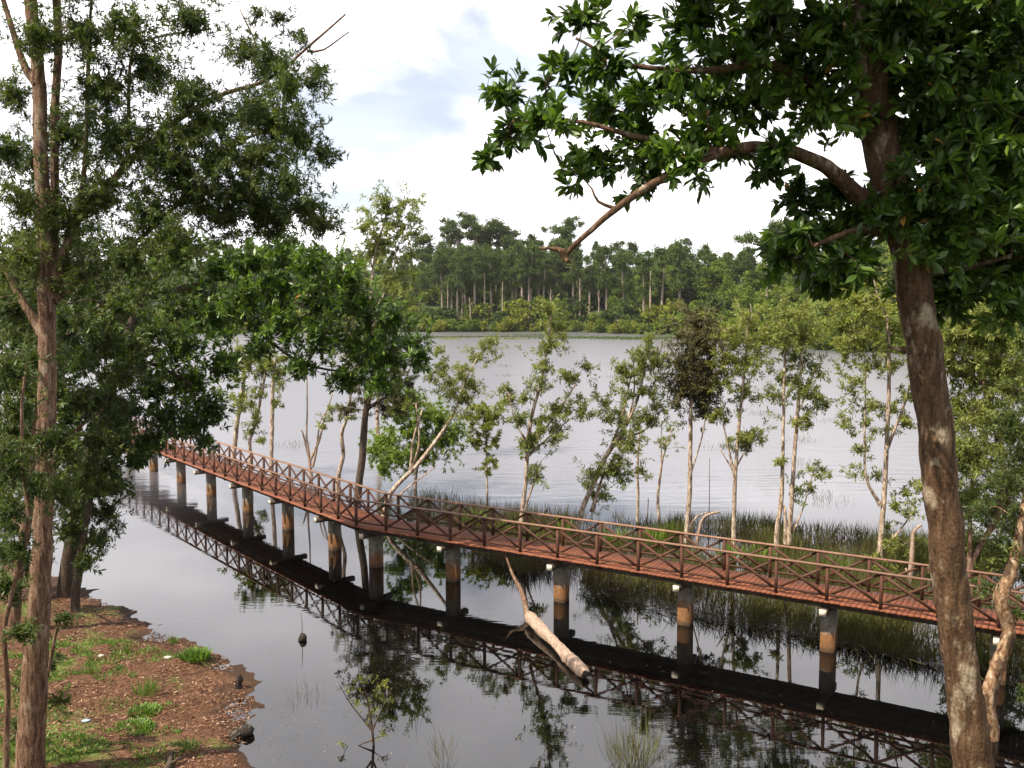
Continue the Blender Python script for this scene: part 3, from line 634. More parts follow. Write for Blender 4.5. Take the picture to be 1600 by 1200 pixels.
wet_tree('white-stemmed paperbark leaning strongly over the reeds behind the boardwalk', (898, 838), [(908, 800, 11), (925, 760, 10), (945, 715, 10), (962, 690, 9), (985, 650, 7), (1000, 610, 5), (1012, 550, 3)],
  [(1015, 538, 26), (1000, 560, 30), (1030, 560, 26), (985, 585, 24), (1018, 600, 26), (945, 630, 20), (950, 655, 16), (1030, 640, 20), (1005, 650, 22), (970, 690, 20), (925, 740, 22), (960, 730, 26), (985, 700, 22), (930, 770, 18), (975, 750, 18)], seed=52,
  more=([(955, 700, 5), (975, 640, 4), (985, 590, 3)], [(962, 690, 5), (1010, 670, 4), (1035, 640, 2)], [(935, 742, 4), (985, 742, 3)], [(925, 800, 7), (940, 750, 5), (965, 710, 3)], [(975, 670, 4), (990, 620, 3), (990, 560, 2)]))
wet_tree('paperbark with a dense dark olive crown rising from the reeds', (1070, 848), [(1074, 810, 10), (1077, 760, 9), (1079, 700, 8), (1080, 630, 7), (1084, 560, 5), (1088, 500, 3)],
  [(1090, 498, 28), (1085, 530, 34), (1102, 540, 30), (1076, 560, 34), (1100, 575, 34), (1085, 600, 36), (1070, 610, 26), (1105, 615, 28), (1098, 640, 22), (1065, 580, 26), (1112, 595, 20)], dens=34, leaf=dict(LP, lift=-.4), leafm='leaf_olive', seed=53,
  more=([(1079, 740, 4), (1095, 690, 3), (1105, 640, 2)], [(1076, 825, 4), (1090, 806, 3), (1110, 800, 2)]))
wet_tree('paperbark forking low into two thin stems between the dark-crowned and twin-stemmed ones', (1146, 858), [(1147, 820, 9), (1148, 760, 8), (1152, 700, 7), (1158, 640, 6), (1165, 570, 4), (1168, 500, 3)],
  [(1165, 500, 32), (1150, 530, 34), (1180, 530, 32), (1150, 565, 32), (1178, 570, 30), (1135, 600, 24), (1165, 610, 24), (1180, 620, 16), (1182, 680, 16), (1132, 655, 15), (1160, 690, 13), (1135, 560, 24)], seed=54, dens=13, leafm='leaf_yellow',
  more=([(1148, 745, 5), (1136, 690, 4), (1128, 650, 2)], [(1150, 730, 3), (1170, 695, 2), (1182, 678, 1.5)], [(1146, 735, 3), (1125, 702, 2)]))
wet_tree('pale twin-stemmed paperbark with flaking bark standing in dense reeds', (1214, 872), [(1214, 830, 10), (1220, 780, 9), (1222, 720, 7), (1224, 640, 6), (1226, 580, 5), (1230, 510, 3)],
  [(1222, 490, 36), (1255, 485, 38), (1235, 520, 38), (1270, 520, 34), (1210, 530, 30), (1245, 555, 36), (1225, 590, 30), (1270, 580, 28), (1250, 610, 26), (1215, 620, 20), (1275, 625, 20), (1262, 660, 16), (1270, 735, 18), (1262, 765, 16), (1285, 740, 14), (1235, 660, 14)], seed=55, dens=12, leafm='leaf_paper',
  more=([(1232, 850, 11), (1236, 790, 9), (1240, 720, 8), (1246, 640, 7), (1252, 570, 5), (1256, 500, 3)], [(1240, 660, 4), (1262, 610, 3), (1275, 570, 2)], [(1240, 830, 4), (1256, 790, 3), (1270, 740, 2)], [(1228, 850, 8), (1226, 790, 6)]))
wet_tree('paperbark with drooping side stem and tall thin crown beside the big brown trunk', (1374, 900), [(1376, 860, 11), (1380, 800, 10), (1384, 740, 9), (1388, 660, 8), (1390, 580, 7), (1386, 500, 5), (1368, 450, 3), (1360, 400, 2)],
  [(1350, 440, 36), (1330, 470, 34), (1370, 470, 34), (1320, 510, 32), (1355, 520, 36), (1395, 520, 30), (1325, 555, 28), (1365, 565, 30), (1395, 570, 24), (1335, 600, 26), (1345, 640, 24), (1325, 665, 18), (1395, 640, 20), (1345, 700, 16), (1338, 735, 14), (1415, 770, 18), (1435, 760, 18), (1390, 850, 18), (1370, 880, 15), (1400, 790, 16), (1310, 480, 26)], seed=56, dens=12, leafm='leaf_yellow',
  more=([(1376, 790, 6), (1354, 750, 5), (1350, 690, 4), (1352, 600, 3), (1350, 540, 2)], [(1386, 700, 6), (1410, 640, 5), (1425, 590, 3)], [(1378, 860, 5), (1405, 830, 4), (1430, 795, 2)]))
wet_tree('leaning broad paperbark whose sparse grey crown hangs over bright green scrub', (596, 808), [(606, 778, 10), (625, 752, 9), (650, 728, 9), (672, 700, 8), (692, 672, 7), (710, 645, 5), (725, 600, 4), (745, 560, 3)],
  [(700, 600, 26), (690, 575, 22), (720, 580, 26), (745, 560, 26), (762, 540, 20), (705, 620, 26), (675, 590, 18), (735, 600, 22), (690, 545, 14), (725, 625, 22), (768, 530, 12)], seed=57, dens=17, leaf=dict(LP, lift=-.3),
  more=([(642, 735, 5), (645, 690, 4), (660, 640, 3)], [(643, 735, 5), (655, 690, 4), (650, 630, 3)], [(600, 795, 4), (640, 760, 3), (680, 730, 2)]))
LB = dict(mul=2.2, n=13, len=.22, wid=.32, along=.5, lift=.05, spread=.8, tumble=.6)
wet_tree('bright green leafy shrub in the shallows beneath the leaning paperbark', (648, 765), [(650, 740, 6), (655, 700, 5), (650, 650, 4), (645, 625, 2)],
  [(645, 630, 22), (625, 645, 24), (668, 650, 28), (600, 690, 26), (640, 680, 30), (690, 690, 30), (660, 715, 26), (620, 715, 26), (710, 675, 20), (585, 705, 18), (685, 655, 22), (600, 730, 18)], seed=58, dens=44, leafm='leaf_bright', leaf=LB, name='shrub', ds=1.2, barkm='bark_paper')
wet_tree('small round-topped yellow-green tree standing alone in open water', (762, 770), [(761, 750, 4), (760, 700, 3.5), (758, 660, 3), (755, 635, 2)],
  [(750, 640, 26), (770, 650, 22), (735, 655, 24), (760, 670, 22), (745, 690, 20), (770, 690, 14), (765, 720, 14), (758, 735, 12)], seed=59, dens=20, leafm='leaf_yellow', leaf=LB)
wet_tree('dark-trunked tree with hanging brownish foliage just behind the boardwalk bend', (556, 800), [(560, 760, 15), (566, 700, 14), (570, 650, 13), (580, 600, 10), (590, 540, 7), (595, 490, 4)],
  [(590, 580, 34), (620, 570, 30), (575, 610, 26), (610, 610, 26), (600, 640, 16), (625, 640, 14), (560, 560, 32), (640, 600, 16), (595, 530, 34), (560, 520, 30), (540, 640, 12)], seed=60, dens=24, leafm='leaf_olive', barkm='bark_dark', leaf=dict(LP, lift=-.5), more=([(572, 640, 6), (600, 622, 4), (620, 615, 2)],))
wet_tree('pale crooked paperbark with peeling bark next to the dark trunk at the bend', (530, 790), [(528, 750, 9), (536, 710, 8), (533, 680, 8), (542, 650, 6), (548, 600, 4), (540, 560, 3)],
  [(545, 600, 22), (530, 580, 20), (520, 640, 10), (505, 665, 9), (552, 650, 10), (545, 555, 22)], seed=61, dens=10)
wet_tree('tall slim paperbark with feathery crown standing higher than the far forest', (596, 724), [(590, 660, 8), (592, 600, 8), (582, 500, 7), (582, 440, 6), (588, 390, 5), (600, 350, 4), (612, 310, 2)],
  [(600, 315, 24), (630, 320, 24), (578, 340, 24), (610, 345, 28), (645, 340, 20), (590, 370, 24), (625, 370, 26), (645, 365, 20), (570, 355, 14), (640, 395, 18), (610, 400, 16), (580, 395, 14), (612, 440, 20), (640, 430, 20), (625, 470, 22), (660, 460, 14)], seed=62, dens=17, leaf=dict(LP, len=.26), leafm='leaf_paper',
  more=([(582, 490, 4), (610, 440, 3), (620, 390, 2)], [(584, 440, 3), (578, 390, 2), (572, 350, 1.5)], [(585, 500, 4), (640, 470, 3)]))
gl = 'paperbarks beyond the left end of the boardwalk'
for q, (bx, pts, cl) in enumerate([((362, 742), [(366, 700, 9), (372, 650, 8), (380, 600, 7), (385, 550, 5)], [(372, 590, 20), (388, 570, 22), (362, 620, 14), (378, 640, 13), (395, 560, 20), (370, 550, 22)]),
      ((388, 745), [(392, 710, 7), (390, 690, 7), (402, 650, 6), (412, 600, 5), (418, 560, 3)], [(412, 580, 20), (400, 620, 12), (425, 560, 22), (405, 660, 10), (410, 690, 9)]),
      ((424, 748), [(424, 710, 8), (425, 660, 8), (426, 610, 7), (430, 560, 5)], [(432, 590, 18), (420, 570, 22), (440, 560, 20), (430, 630, 10)])]):
    wet_tree(('pale paperbark with curved stem standing in water behind the far end of the boardwalk', 'crooked slim paperbark between two straighter ones past the far end of the boardwalk', 'straight dark-based paperbark rising through water behind the boardwalk, next to a crooked one')[q], bx, pts, cl, seed=70 + q, dens=13, group=gl, leaf=dict(LP, len=.24))
LT = dict(n=8, len=.16, wid=.3, along=.5, lift=-.1, spread=.8, tumble=.7)
wet_tree('thin stunted paperbark with bare forked top in the reed edge', (1032, 812), [(1028, 780, 6), (1032, 740, 5), (1036, 715, 4), (1044, 690, 3), (1050, 670, 2)], [(1046, 672, 8), (1030, 690, 7), (1040, 700, 6)], seed=75, dens=9, leaf=LT, more=([(1034, 722, 3), (1033, 690, 2), (1034, 665, 1.5)],))
wet_tree('thin short paperbark with a few leaf tufts beside the strongly leaning one', (996, 815), [(997, 770, 6), (996, 740, 5), (998, 690, 4), (1000, 650, 3)], [(1003, 735, 13), (990, 745, 10), (1018, 745, 9), (1000, 700, 8)], seed=76, dens=12, leaf=LT)
# --- right-hand edge
R = np.random.default_rng(30)
wet_tree('leafy paperbark with reddish trunk filling the gap right of the big brown trunk', (1520, 935), [(1518, 880, 10), (1560, 800, 13), (1565, 720, 13), (1548, 640, 13), (1530, 580, 12), (1522, 520, 10), (1526, 460, 7), (1530, 400, 4)],
  [(1500, 520, 40), (1540, 500, 44), (1580, 530, 46), (1510, 580, 42), (1560, 580, 44), (1600, 600, 44), (1500, 640, 36), (1540, 650, 42), (1590, 680, 44), (1500, 700, 34), (1530, 720, 36), (1580, 760, 42), (1510, 780, 30), (1550, 800, 38), (1600, 830, 40), (1520, 850, 34), (1560, 870, 36), (1500, 910, 24), (1540, 930, 30), (1570, 950, 26), (1480, 560, 30), (1560, 460, 40), (1500, 470, 34), (1600, 470, 40)], dens=34, seed=77, leafm='leaf_paper', barkm='bark_shore', leaf=dict(LP, len=.17), ds=1.2,
  more=([(1516, 890, 9), (1516, 820, 8), (1520, 740, 6), (1520, 690, 4)], [(1530, 600, 6), (1545, 560, 5), (1560, 530, 3)], [(1548, 640, 6), (1580, 620, 4), (1610, 590, 2)]))
bank_tree('paperbark_tree', 'crooked paperbark with peeling orange-white bark just behind the big brown trunk', [(1552, 1140, 21), (1547, 1095, 23), (1557, 1055, 21), (1572, 1020, 21), (1580, 985, 20), (1566, 935, 23), (1584, 890, 19), (1602, 800, 15), (1615, 700, 14), (1610, 600, 8)],
  [(1560, 760, 36), (1575, 660, 36), (1545, 920, 22), (1555, 850, 28), (1530, 800, 24), (1600, 800, 36), (1590, 720, 40), (1610, 640, 44), (1620, 560, 40), (1600, 900, 30), (1580, 850, 28), (1640, 760, 44), (1640, 880, 40), (1590, 960, 22), (1620, 1000, 28), (1600, 1080, 22)], 21.0, 20, dict(LS, len=.14), 'bark_peel', 'leaf_shore', 45, skip=.4, rough=.12, bark_sides=16, step=.1)

# --- dead trees, logs, debris
def dead(name, label, cat, limbs, mat, sides=7, group=None):
    base = np.array(limbs[0][0][:3]); t = thing(name, label, cat, tuple(base), group)
    for k, l in enumerate(limbs):
        m = MB(); tube(m, smooth_path(np.array(l), .12), sides, .05, rng); m.build('trunk' if k == 0 else 'branch', MAT[mat], t, base, smooth=True)
    return t
Y = G(485, 745)[1]
dl = [limb([(487, 752, 7), (483, 715, 5), (479, 680, 3.5), (480, 640, 2.5), (479, 560, 1.5)], Y), limb([(483, 722, 5), (498, 690, 4), (508, 650, 2.5), (520, 615, 1.5)], Y), limb([(482, 712, 4), (474, 680, 3), (470, 670, 2)], Y), limb([(488, 730, 5), (494, 705, 4), (500, 660, 2), (512, 640, 1.5)], Y)]
dl[0][0] = (*dl[0][0][:2], -.4, dl[0][0][3])
dead('dead_tree', 'bare grey many-stemmed dead tree standing in the lake', 'dead tree', dl, 'wood_dead')
Y = G(1420, 925)[1]
dl = [limb([(1418, 930, 8), (1424, 880, 8), (1426, 850, 7), (1428, 830, 5), (1440, 820, 4)], Y), limb([(1421, 900, 4), (1415, 888, 3)], Y)]; dl[0][0] = (*dl[0][0][:2], -.4, dl[0][0][3])
dead('bare_stick', 'short bare hooked stem among the reeds near the big brown trunk', 'stick', dl, 'wood_dead')
Y = G(1078, 850)[1]
dl = [limb([(1086, 846, 5), (1096, 815, 4.5), (1110, 803, 4), (1126, 800, 3)], Y - .6)]; dl[0][0] = (*dl[0][0][:2], -.3, dl[0][0][3])
dead('bare_stick', 'low arching bare stem at the foot of the dark-crowned paperbark', 'stick', dl, 'wood_dead')
for q, (px, py, h) in enumerate([(1106, 822, 110), (1011, 812, 30)]):
    g = G(px, py); dead('bare_stick', 'thin upright bare stick poking out of the reeds', 'stick', [[(g[0], g[1], -.3, .03), (g[0] + .05, g[1], 1.0, .022), (g[0] + .02, g[1], h * g[1] / F, .010)]], 'wood_dead', 5, 'bare sticks in the reeds')
# the sawn log and the limb it lies on
a, b2 = G(826, 962, .22), G(915, 1054, .12)
lg = thing('fallen_log', 'thick pale sawn log lying half afloat in the dark water below the boardwalk', 'log', (*G(870, 1010, 0)[:2], 0))
lo = np.array(lg.location)
pp = [a + (b2 - a) * t for t in (0, .04, .2, .4, .55, .75, .93, 1.0)]; rr_ = (.11, .18, .20, .155, .14, .175, .185, .11)
m = MB(); path = np.array([[*p, r] for p, r in zip(pp, rr_)]); path = smooth_path(path, .07); tube(m, path, 20, .13, rng, False)
m.build('log_body', MAT['wood_dead'], lg, lo, smooth=True)
m = MB(); e = path[-1]; dd = unit(path[-1, :3] - path[-3, :3]); tube(m, np.array([[*e[:3], .11], [*(e[:3] + dd * .004), .105]]), 18, .03, rng, True); m.build('cut_end', MAT['wood_black'], lg, lo)  # shade on the end of the pale log painted in as black
Y = G(826, 965)[1]
q0, q1 = G(826, 975, -.05), W(800, 895, Y + 1.6)
dead('fallen_branch', 'slim bent branch rising from the sawn log towards the boardwalk', 'branch', [[(*q0, .10), (*((q0 + q1) / 2 + np.array([.10, 0, .05])), .085), (*q1, .05), (*(q1 + np.array([-.25, .6, .55])), .03)]], 'bark_shore', 10)
# bank stumps
g = G(372, 1078); dead('stump', 'short dark stake-like stump at the water edge', 'stump', [[(g[0], g[1], -.3, .10), (g[0] + .02, g[1], .18, .09), (g[0] + .05, g[1], .34, .07), (g[0] + .03, g[1], .44, .03)], [(g[0] + .05, g[1], .2, .05), (g[0] + .14, g[1], .3, .03)]], 'wood_black')
g = G(382, 1148); dead('stump', 'low black rounded stump lying in the shallow water by the bank', 'stump', [[(g[0] - .45, g[1] - .1, -.05, .06), (g[0] - .15, g[1], .06, .10), (g[0] + .05, g[1], .10, .16), (g[0] + .2, g[1], .06, .10)], [(g[0] - .1, g[1], .05, .06), (g[0] - .2, g[1] - .35, .02, .04)]], 'wood_black')
g = G(262, 1190, .3); z = gz1(g[0], g[1]); dead('fallen_branch', 'grey forked branch lying on the leaf litter', 'branch', [[(g[0] - .05, g[1] - .5, z + .05, .07), (g[0] + .02, g[1], z + .1, .06), (g[0] - .12, g[1] + .5, z + .16, .04)], [(g[0], g[1], z + .1, .045), (g[0] + .18, g[1] + .3, z + .14, .025)]], 'bark_dark')
g = G(472, 1000); t = thing('debris_clump', 'small dark clump of debris with a thin upright twig, alone in open water', 'debris', (g[0], g[1], 0))
m = MB(); tube(m, smooth_path(np.array([[g[0], g[1], -.1, .06], [g[0], g[1], .02, .13], [g[0] + .01, g[1], .14, .10], [g[0] - .04, g[1], .2, .03]]), .05), 9, .12, rng); m.build('clump', MAT['wood_black'], t, (g[0], g[1], 0), smooth=True)
m = MB(); tube(m, np.array([[g[0], g[1], .1, .012], [g[0] + .01, g[1], .5, .009], [g[0] - .02, g[1], .85, .005]]), 5, 0, rng); m.build('twig', MAT['wood_black'], t, (g[0], g[1], 0))
g = G(350, 905); 

# small plants: tufts of grass and drowned shrubs
def tuft(label, px, py, n, h, spread, leafm='grass', z=None, group=None, name='grass_tuft', wid=.012, lean=.5, cat='grass tuft', seed=0):
    R = np.random.default_rng(seed); g = G(px, py, 0)
    if z is None:
        for _ in range(4): g = G(px, py, max(0, gz1(g[0], g[1])))
        z = gz1(g[0], g[1])
    a = R.random(n) * 2 * np.pi; r = spread * np.sqrt(R.random(n)); P = np.stack([g[0] + r * np.cos(a), g[1] + r * np.sin(a), np.full(n, z - .04)], 1)
    D = unit(np.stack([np.cos(a) * r / spread, np.sin(a) * r / spread, np.zeros(n)], 1) * lean + R.normal(size=(n, 3)) * .22 + np.array([0, 0, 1.]))
    N_ = unit(-np.stack([np.cos(a), np.sin(a), np.zeros(n)], 1) + R.normal(size=(n, 3)) * .3)
    L = h * R.uniform(.5, 1.15, n); m = MB(); leaf_add(m, P, D, -N_, L, np.full(n, wid) * R.uniform(.7, 1.3, n), R.random(n))
    t = thing(name, label, cat, (g[0], g[1], z), group); m.build('blades', MAT[leafm], t, (g[0], g[1], z))['kind'] = 'stuff'
tuft('bright green leafy clump at the very tip of the leaf-strewn bank', 305, 1028, 420, .30, .34, wid=.05, lean=.9, seed=1)
tuft('wispy green grass tuft on the reddish leaf litter', 228, 1085, 120, .5, .22, wid=.018, seed=2)
tuft('low bright green cushion beside the wispy grass tuft', 226, 1112, 380, .16, .36, wid=.045, lean=1.2, seed=3)
tuft('flat mossy green cushion close to the shore edge', 212, 1134, 380, .10, .42, wid=.045, lean=1.4, seed=4)
tuft('thin pale grass tuft on the upper bank near the pond', 198, 1020, 60, .55, .12, wid=.014, lean=.3, seed=5)
tuft('small upright grass tuft standing at the shoreline', 270, 1005, 60, .32, .12, wid=.014, seed=6)
tuft('short spiky grass tuft beside the grassy patch', 145, 1052, 70, .32, .16, wid=.016, seed=7)
tuft('yellow-green grass tuft low on the bank by the black stump', 292, 1170, 120, .22, .24, wid=.02, lean=.9, seed=8)
tuft('tall fine sedge clump rising from the near water', 990, 1200, 260, 1.15, .50, 'reed', 0, wid=.012, lean=.55, seed=9, cat='sedge', name='sedge_clump')
tuft('sparse thin sedge stems in water near the drowned shrub', 690, 1195, 40, .9, .30, 'reed', 0, wid=.009, lean=.3, seed=10, cat='sedge', name='sedge_clump')
tuft('few short thin stems poking from the pond beyond the stumps', 480, 1085, 26, .45, .5, 'reed', 0, wid=.010, lean=.4, seed=11, cat='sedge', name='sedge_clump')
tuft('pair of thin bent stems in the middle of the pond', 655, 1110, 12, .8, .35, 'reed', 0, wid=.010, lean=.6, seed=12, cat='sedge', name='sedge_clump')
g = G(585, 1165); Y = g[1]
wl_ = [(g[0], g[1], -.3, .035), (*W(580, 1130, Y), .03), (*W(570, 1080, Y), .02), (*W(560, 1050, Y), .008)]
build_tree('shrub', 'small drowned shrub with sparse yellowish leaves in the near water', 'shrub', [wl_, limb([(582, 1140, 3), (600, 1100, 2), (612, 1075, 1.5)], Y), limb([(580, 1140, 3), (548, 1100, 2), (530, 1070, 1)], Y), limb([(584, 1155, 3), (560, 1165, 2), (530, 1180, 1.5)], Y)],
    clump([(565, 1060, 16), (590, 1080, 20), (600, 1065, 14), (545, 1075, 13), (580, 1110, 18), (610, 1095, 12), (555, 1100, 13), (535, 1160, 9), (600, 1150, 12)], Y, 24, R, .3), dict(n=6, len=.07, wid=.35, along=.5, lift=.1, spread=.8), 'bark_dark', 'leaf_yellow', seed=80, twig_r=.004, step=.1)

# grass patches and litter on the bank
def scatter(poly, n, R):
    p = np.array(poly); q = R.uniform(p.min(0), p.max(0), (n, 2)); return q[in_poly(q[:, 0], q[:, 1], [tuple(x) for x in p])]
R = np.random.default_rng(90); m = MB()
bank = [(-20, 36.5), (-15, 32), (-10.9, 28), (-8.3, 26), (-6.6, 23), (-6.2, 20), (-5.2, 18), (-14, 15), (-24, 24)]
q = scatter(bank, 130000, R); q = q[R.random(len(q)) < np.clip(vnoise(q[:, 0] * 1.3 + 5, q[:, 1] * 1.3) * 1.6 - .15, .15, 1)]; z = ground_h(q[:, 0], q[:, 1]); k = (z > -.06); q, z = q[k], z[k]; n = len(q)
an = R.random(n) * 2 * np.pi
leaf_add(m, np.stack([q[:, 0], q[:, 1], np.maximum(z, 0) + .008 + R.random(n) * .02], 1), np.stack([np.cos(an), np.sin(an), R.normal(size=n) * .18], 1), np.array([0, 0, 1.]) + R.normal(size=(n, 3)) * .25, R.uniform(.06, .15, n), R.uniform(.02, .05, n), R.random(n) ** 1.5)
tag(m.build('leaf_litter', MAT['leaf_litter']), 'reddish-brown fallen leaves covering the near bank', 'leaf litter', kind='stuff')
m = MB()
for (px, py, rx, ry, n) in [(140, 1015, 2.0, 1.3, 5200), (160, 1050, .8, .6, 700), (95, 1175, 1.6, .7, 3200), (190, 1190, .9, .5, 700), (215, 1135, .8, .4, 700), (80, 1070, .8, .8, 1200), (230, 1095, .9, .6, 500), (15, 1120, 1.3, 1.2, 1800), (280, 1165, .5, .4, 260)]:
    g = G(px, py, .3); a = R.random(n) * 2 * np.pi; r = np.sqrt(R.random(n)); x = g[0] + rx * r * np.cos(a) * (1 + .35 * np.sin(a * 3 + px)); y = g[1] + ry * r * np.sin(a); k = vnoise(x * 2.5, y * 2.5) > .36; x, y = x[k], y[k]; z = ground_h(x, y); k = z > .02; x, y, z = x[k], y[k], z[k]
    D = R.normal(size=(len(x), 3)) * .6 + np.array([0, 0, 1.]); leaf_add(m, np.stack([x, y, z - .01], 1), D, R.normal(size=(len(x), 3)), R.uniform(.05, .14, len(x)), R.uniform(.015, .035, len(x)), R.random(len(x)))
tag(m.build('grass', MAT['grass']), 'short bright green grass patches on the near bank', 'grass', kind='stuff')
for nm, lb, ct, px, py, mt, s in (('stone', 'small whitish stone lying in the grass patch', 'stone', 158, 1027, 'stone', (.09, .06, .04)), ('stone', 'pale flat stone near the tip of the bank', 'stone', 262, 1026, 'stone', (.14, .10, .03)), ('plastic_scrap', 'crumpled pale blue scrap of plastic on the bank', 'litter', 134, 1127, 'blue_scrap', (.11, .08, .04))):
    g = G(px, py, .3); g = G(px, py, gz1(g[0], g[1])); m = MB(); u = []; fs = []
    nu, nv = 9, 6
    for i_ in range(nv + 1):
        for j_ in range(nu):
            th = math.pi * i_ / nv; ph = 2 * math.pi * j_ / nu; k = 1 + random.uniform(-.16, .16)
            u.append((s[0] * k * math.sin(th) * math.cos(ph), s[1] * k * math.sin(th) * math.sin(ph), s[2] * k * math.cos(th)))
    fs = np.array([(i_ * nu + j_, (i_ + 1) * nu + j_, (i_ + 1) * nu + (j_ + 1) % nu, i_ * nu + (j_ + 1) % nu) for i_ in range(nv) for j_ in range(nu)])
    m.add(np.array(u), fs); o = link(nm, m.mesh(nm, smooth=True), MAT[mt], None, (g[0], g[1], gz1(g[0], g[1]) + s[2] * .5)); tag(o, lb, ct)

# leaves and scum afloat on the still pond
R = np.random.default_rng(95); m = MB()
q = np.vstack([scatter([(-8, 26), (-5.5, 20), (-1, 18), (9, 18), (8, 24), (0, 27), (-4, 29)], 500, R), np.stack([R.normal(-5.4, 1.0, 260), R.normal(22.5, 2.2, 260)], 1)])
k = ground_h(q[:, 0], q[:, 1]) < -.03; q = q[k]; n = len(q); an = R.random(n) * 2 * np.pi
leaf_add(m, np.stack([q[:, 0], q[:, 1], np.full(n, .006)], 1), np.stack([np.cos(an), np.sin(an), np.zeros(n)], 1), np.array([0, 0, 1.]) + R.normal(size=(n, 3)) * .06, R.uniform(.05, .13, n), R.uniform(.02, .045, n), R.random(n) ** .8)
tag(m.build('floating_leaves', MAT['leaf_litter']), 'small fallen leaves afloat on the dark pond near the bank', 'fallen leaves', kind='stuff')

# reeds
R = np.random.default_rng(91); m = MB()
def fld(px, py): g = G(px, py); return (g[0], g[1])
bend = line_pt(WID * .5, 1, 0)
reed = [fld(640, 772), fld(700, 775), fld(800, 790), fld(900, 805), fld(1000, 815), fld(1100, 818), fld(1200, 825), fld(1330, 836), fld(1450, 850), (20, 36), (22, 27), tuple(line_pt(WID * .8, 1, 25)), tuple(line_pt(1.0, 1, 20)), tuple(line_pt(1.3, 1, 13)), tuple(line_pt(WID + .4, 1, 9)), tuple(line_pt(WID + 1.2, 1, 5)), tuple(line_pt(WID + 2.6, 1, 2)), fld(640, 815)]
q = scatter(reed, 230000, R)
dn = vnoise(q[:, 0] * .45, q[:, 1] * .45) * .6 + vnoise(q[:, 0] * 1.6 + 7, q[:, 1] * 1.6) * .4
wgt = np.clip((q[:, 0] + 9) / 10, .35, 1); k = (R.random(len(q)) < np.clip((dn - .28) * 2.4, .04, 1) * wgt * .75); q = q[k]; n = len(q); dn = dn[k]
edge = poly_dist(q[:, 0], q[:, 1], reed)
hgt = R.uniform(.35, 1.0, n) * (.65 + .6 * dn); leanv = R.normal(size=(n, 3)) * .26; leanv[:, 2] = 1
tint = np.clip(R.random(n) * .5 + (dn - .3) * .7 - np.where(q[:, 0] < 4, .25, 0), 0, 1)
leaf_add(m, np.stack([q[:, 0], q[:, 1], np.full(n, -.05)], 1), leanv, R.normal(size=(n, 3)) * [1, 1, .1], hgt, R.uniform(.014, .030, n), tint)
# bent, matted blades under the deck with its shade put into darker tints
mat = [tuple(line_pt(1.3, 1, 10)), tuple(line_pt(1.1, 1, 14)), tuple(line_pt(.8, 1, 22)), tuple(line_pt(1.2, 1, 24)), tuple(line_pt(2.2, 1, 16)), tuple(line_pt(2.0, 1, 8))]
q = scatter(mat, 15000, R); n = len(q); an = R.normal(size=n) * .7 + math.atan2(d1[1], d1[0])
leaf_add(m, np.stack([q[:, 0], q[:, 1], R.uniform(0, .12, n)], 1), np.stack([np.cos(an), np.sin(an), R.uniform(.0, .5, n)], 1), np.array([0, 0, 1.]) + R.normal(size=(n, 3)) * .3, R.uniform(.5, 1.1, n), R.uniform(.016, .03, n), R.random(n) * .45)
tag(m.build('reeds', MAT['reed']), 'dense green-brown reed bed behind and below the boardwalk', 'reeds', kind='stuff')
# leafy low plants scattered in the reeds
for q, (px, py) in enumerate([(790, 835), (840, 850), (880, 835), (1020, 850), (1050, 838), (1140, 872), (1185, 880), (740, 820), (960, 850), (1300, 900)]):
    tuft('low bright leafy water plant among the reeds', px, py, 110, .8, .45, 'leaf_bright', 0, 'leafy water plants in the reeds', 'water_plant', .055, .8, 'water plant', 100 + q)
# floating weed mats far out on the lake
R = np.random.default_rng(92)
for q, (px, py, w, dpt) in enumerate([(700, 527, 30, 4), (665, 529, 6, 2), (780, 526.5, 22, 3), (880, 527, 20, 3), (960, 527.5, 26, 4), (1040, 528, 26, 4), (1110, 529, 20, 4), (705, 530, 5, 2), (800, 530, 6, 1.5), (905, 529, 30, 3), (1000, 530.5, 18, 3), (840, 524, 24, 3)]):
    g = G(px, py); n = int(w * 34); x = g[0] + R.normal(size=n) * w * .35; y = g[1] + R.normal(size=n) * dpt * .6; m = MB()
    leaf_add(m, np.stack([x, y, np.full(n, -.02)], 1), R.normal(size=(n, 3)) * .7 + np.array([0, 0, .6]), R.normal(size=(n, 3)), R.uniform(.2, .6, n), R.uniform(.15, .35, n), R.random(n))
    o = m.build('weed_mat', MAT['leaf_far_yellow' if q in (7, 8) else 'leaf_far_dark'], None, (g[0], g[1], 0)); tag(o, 'yellow-green floating weed mat out on the lake' if q in (7, 8) else 'thin dark floating weed strip out on the open lake', 'weed mat', 'yellow weed mats' if q in (7, 8) else 'weed strips off the far shore')
for q, (px, py) in enumerate([(790, 573), (745, 576), (790, 588), (960, 590), (985, 612), (1190, 648), (1250, 690), (1300, 660), (455, 697), (1240, 725), (1130, 700), (1285, 780)]):
    tuft('faint sparse patch of reed tips far out in the lake', px, py, 60, .5, 1.6, 'reed', 0, 'reed tip patches in the lake', 'reed_patch', .02, .1, 'reed patch', 130 + q)

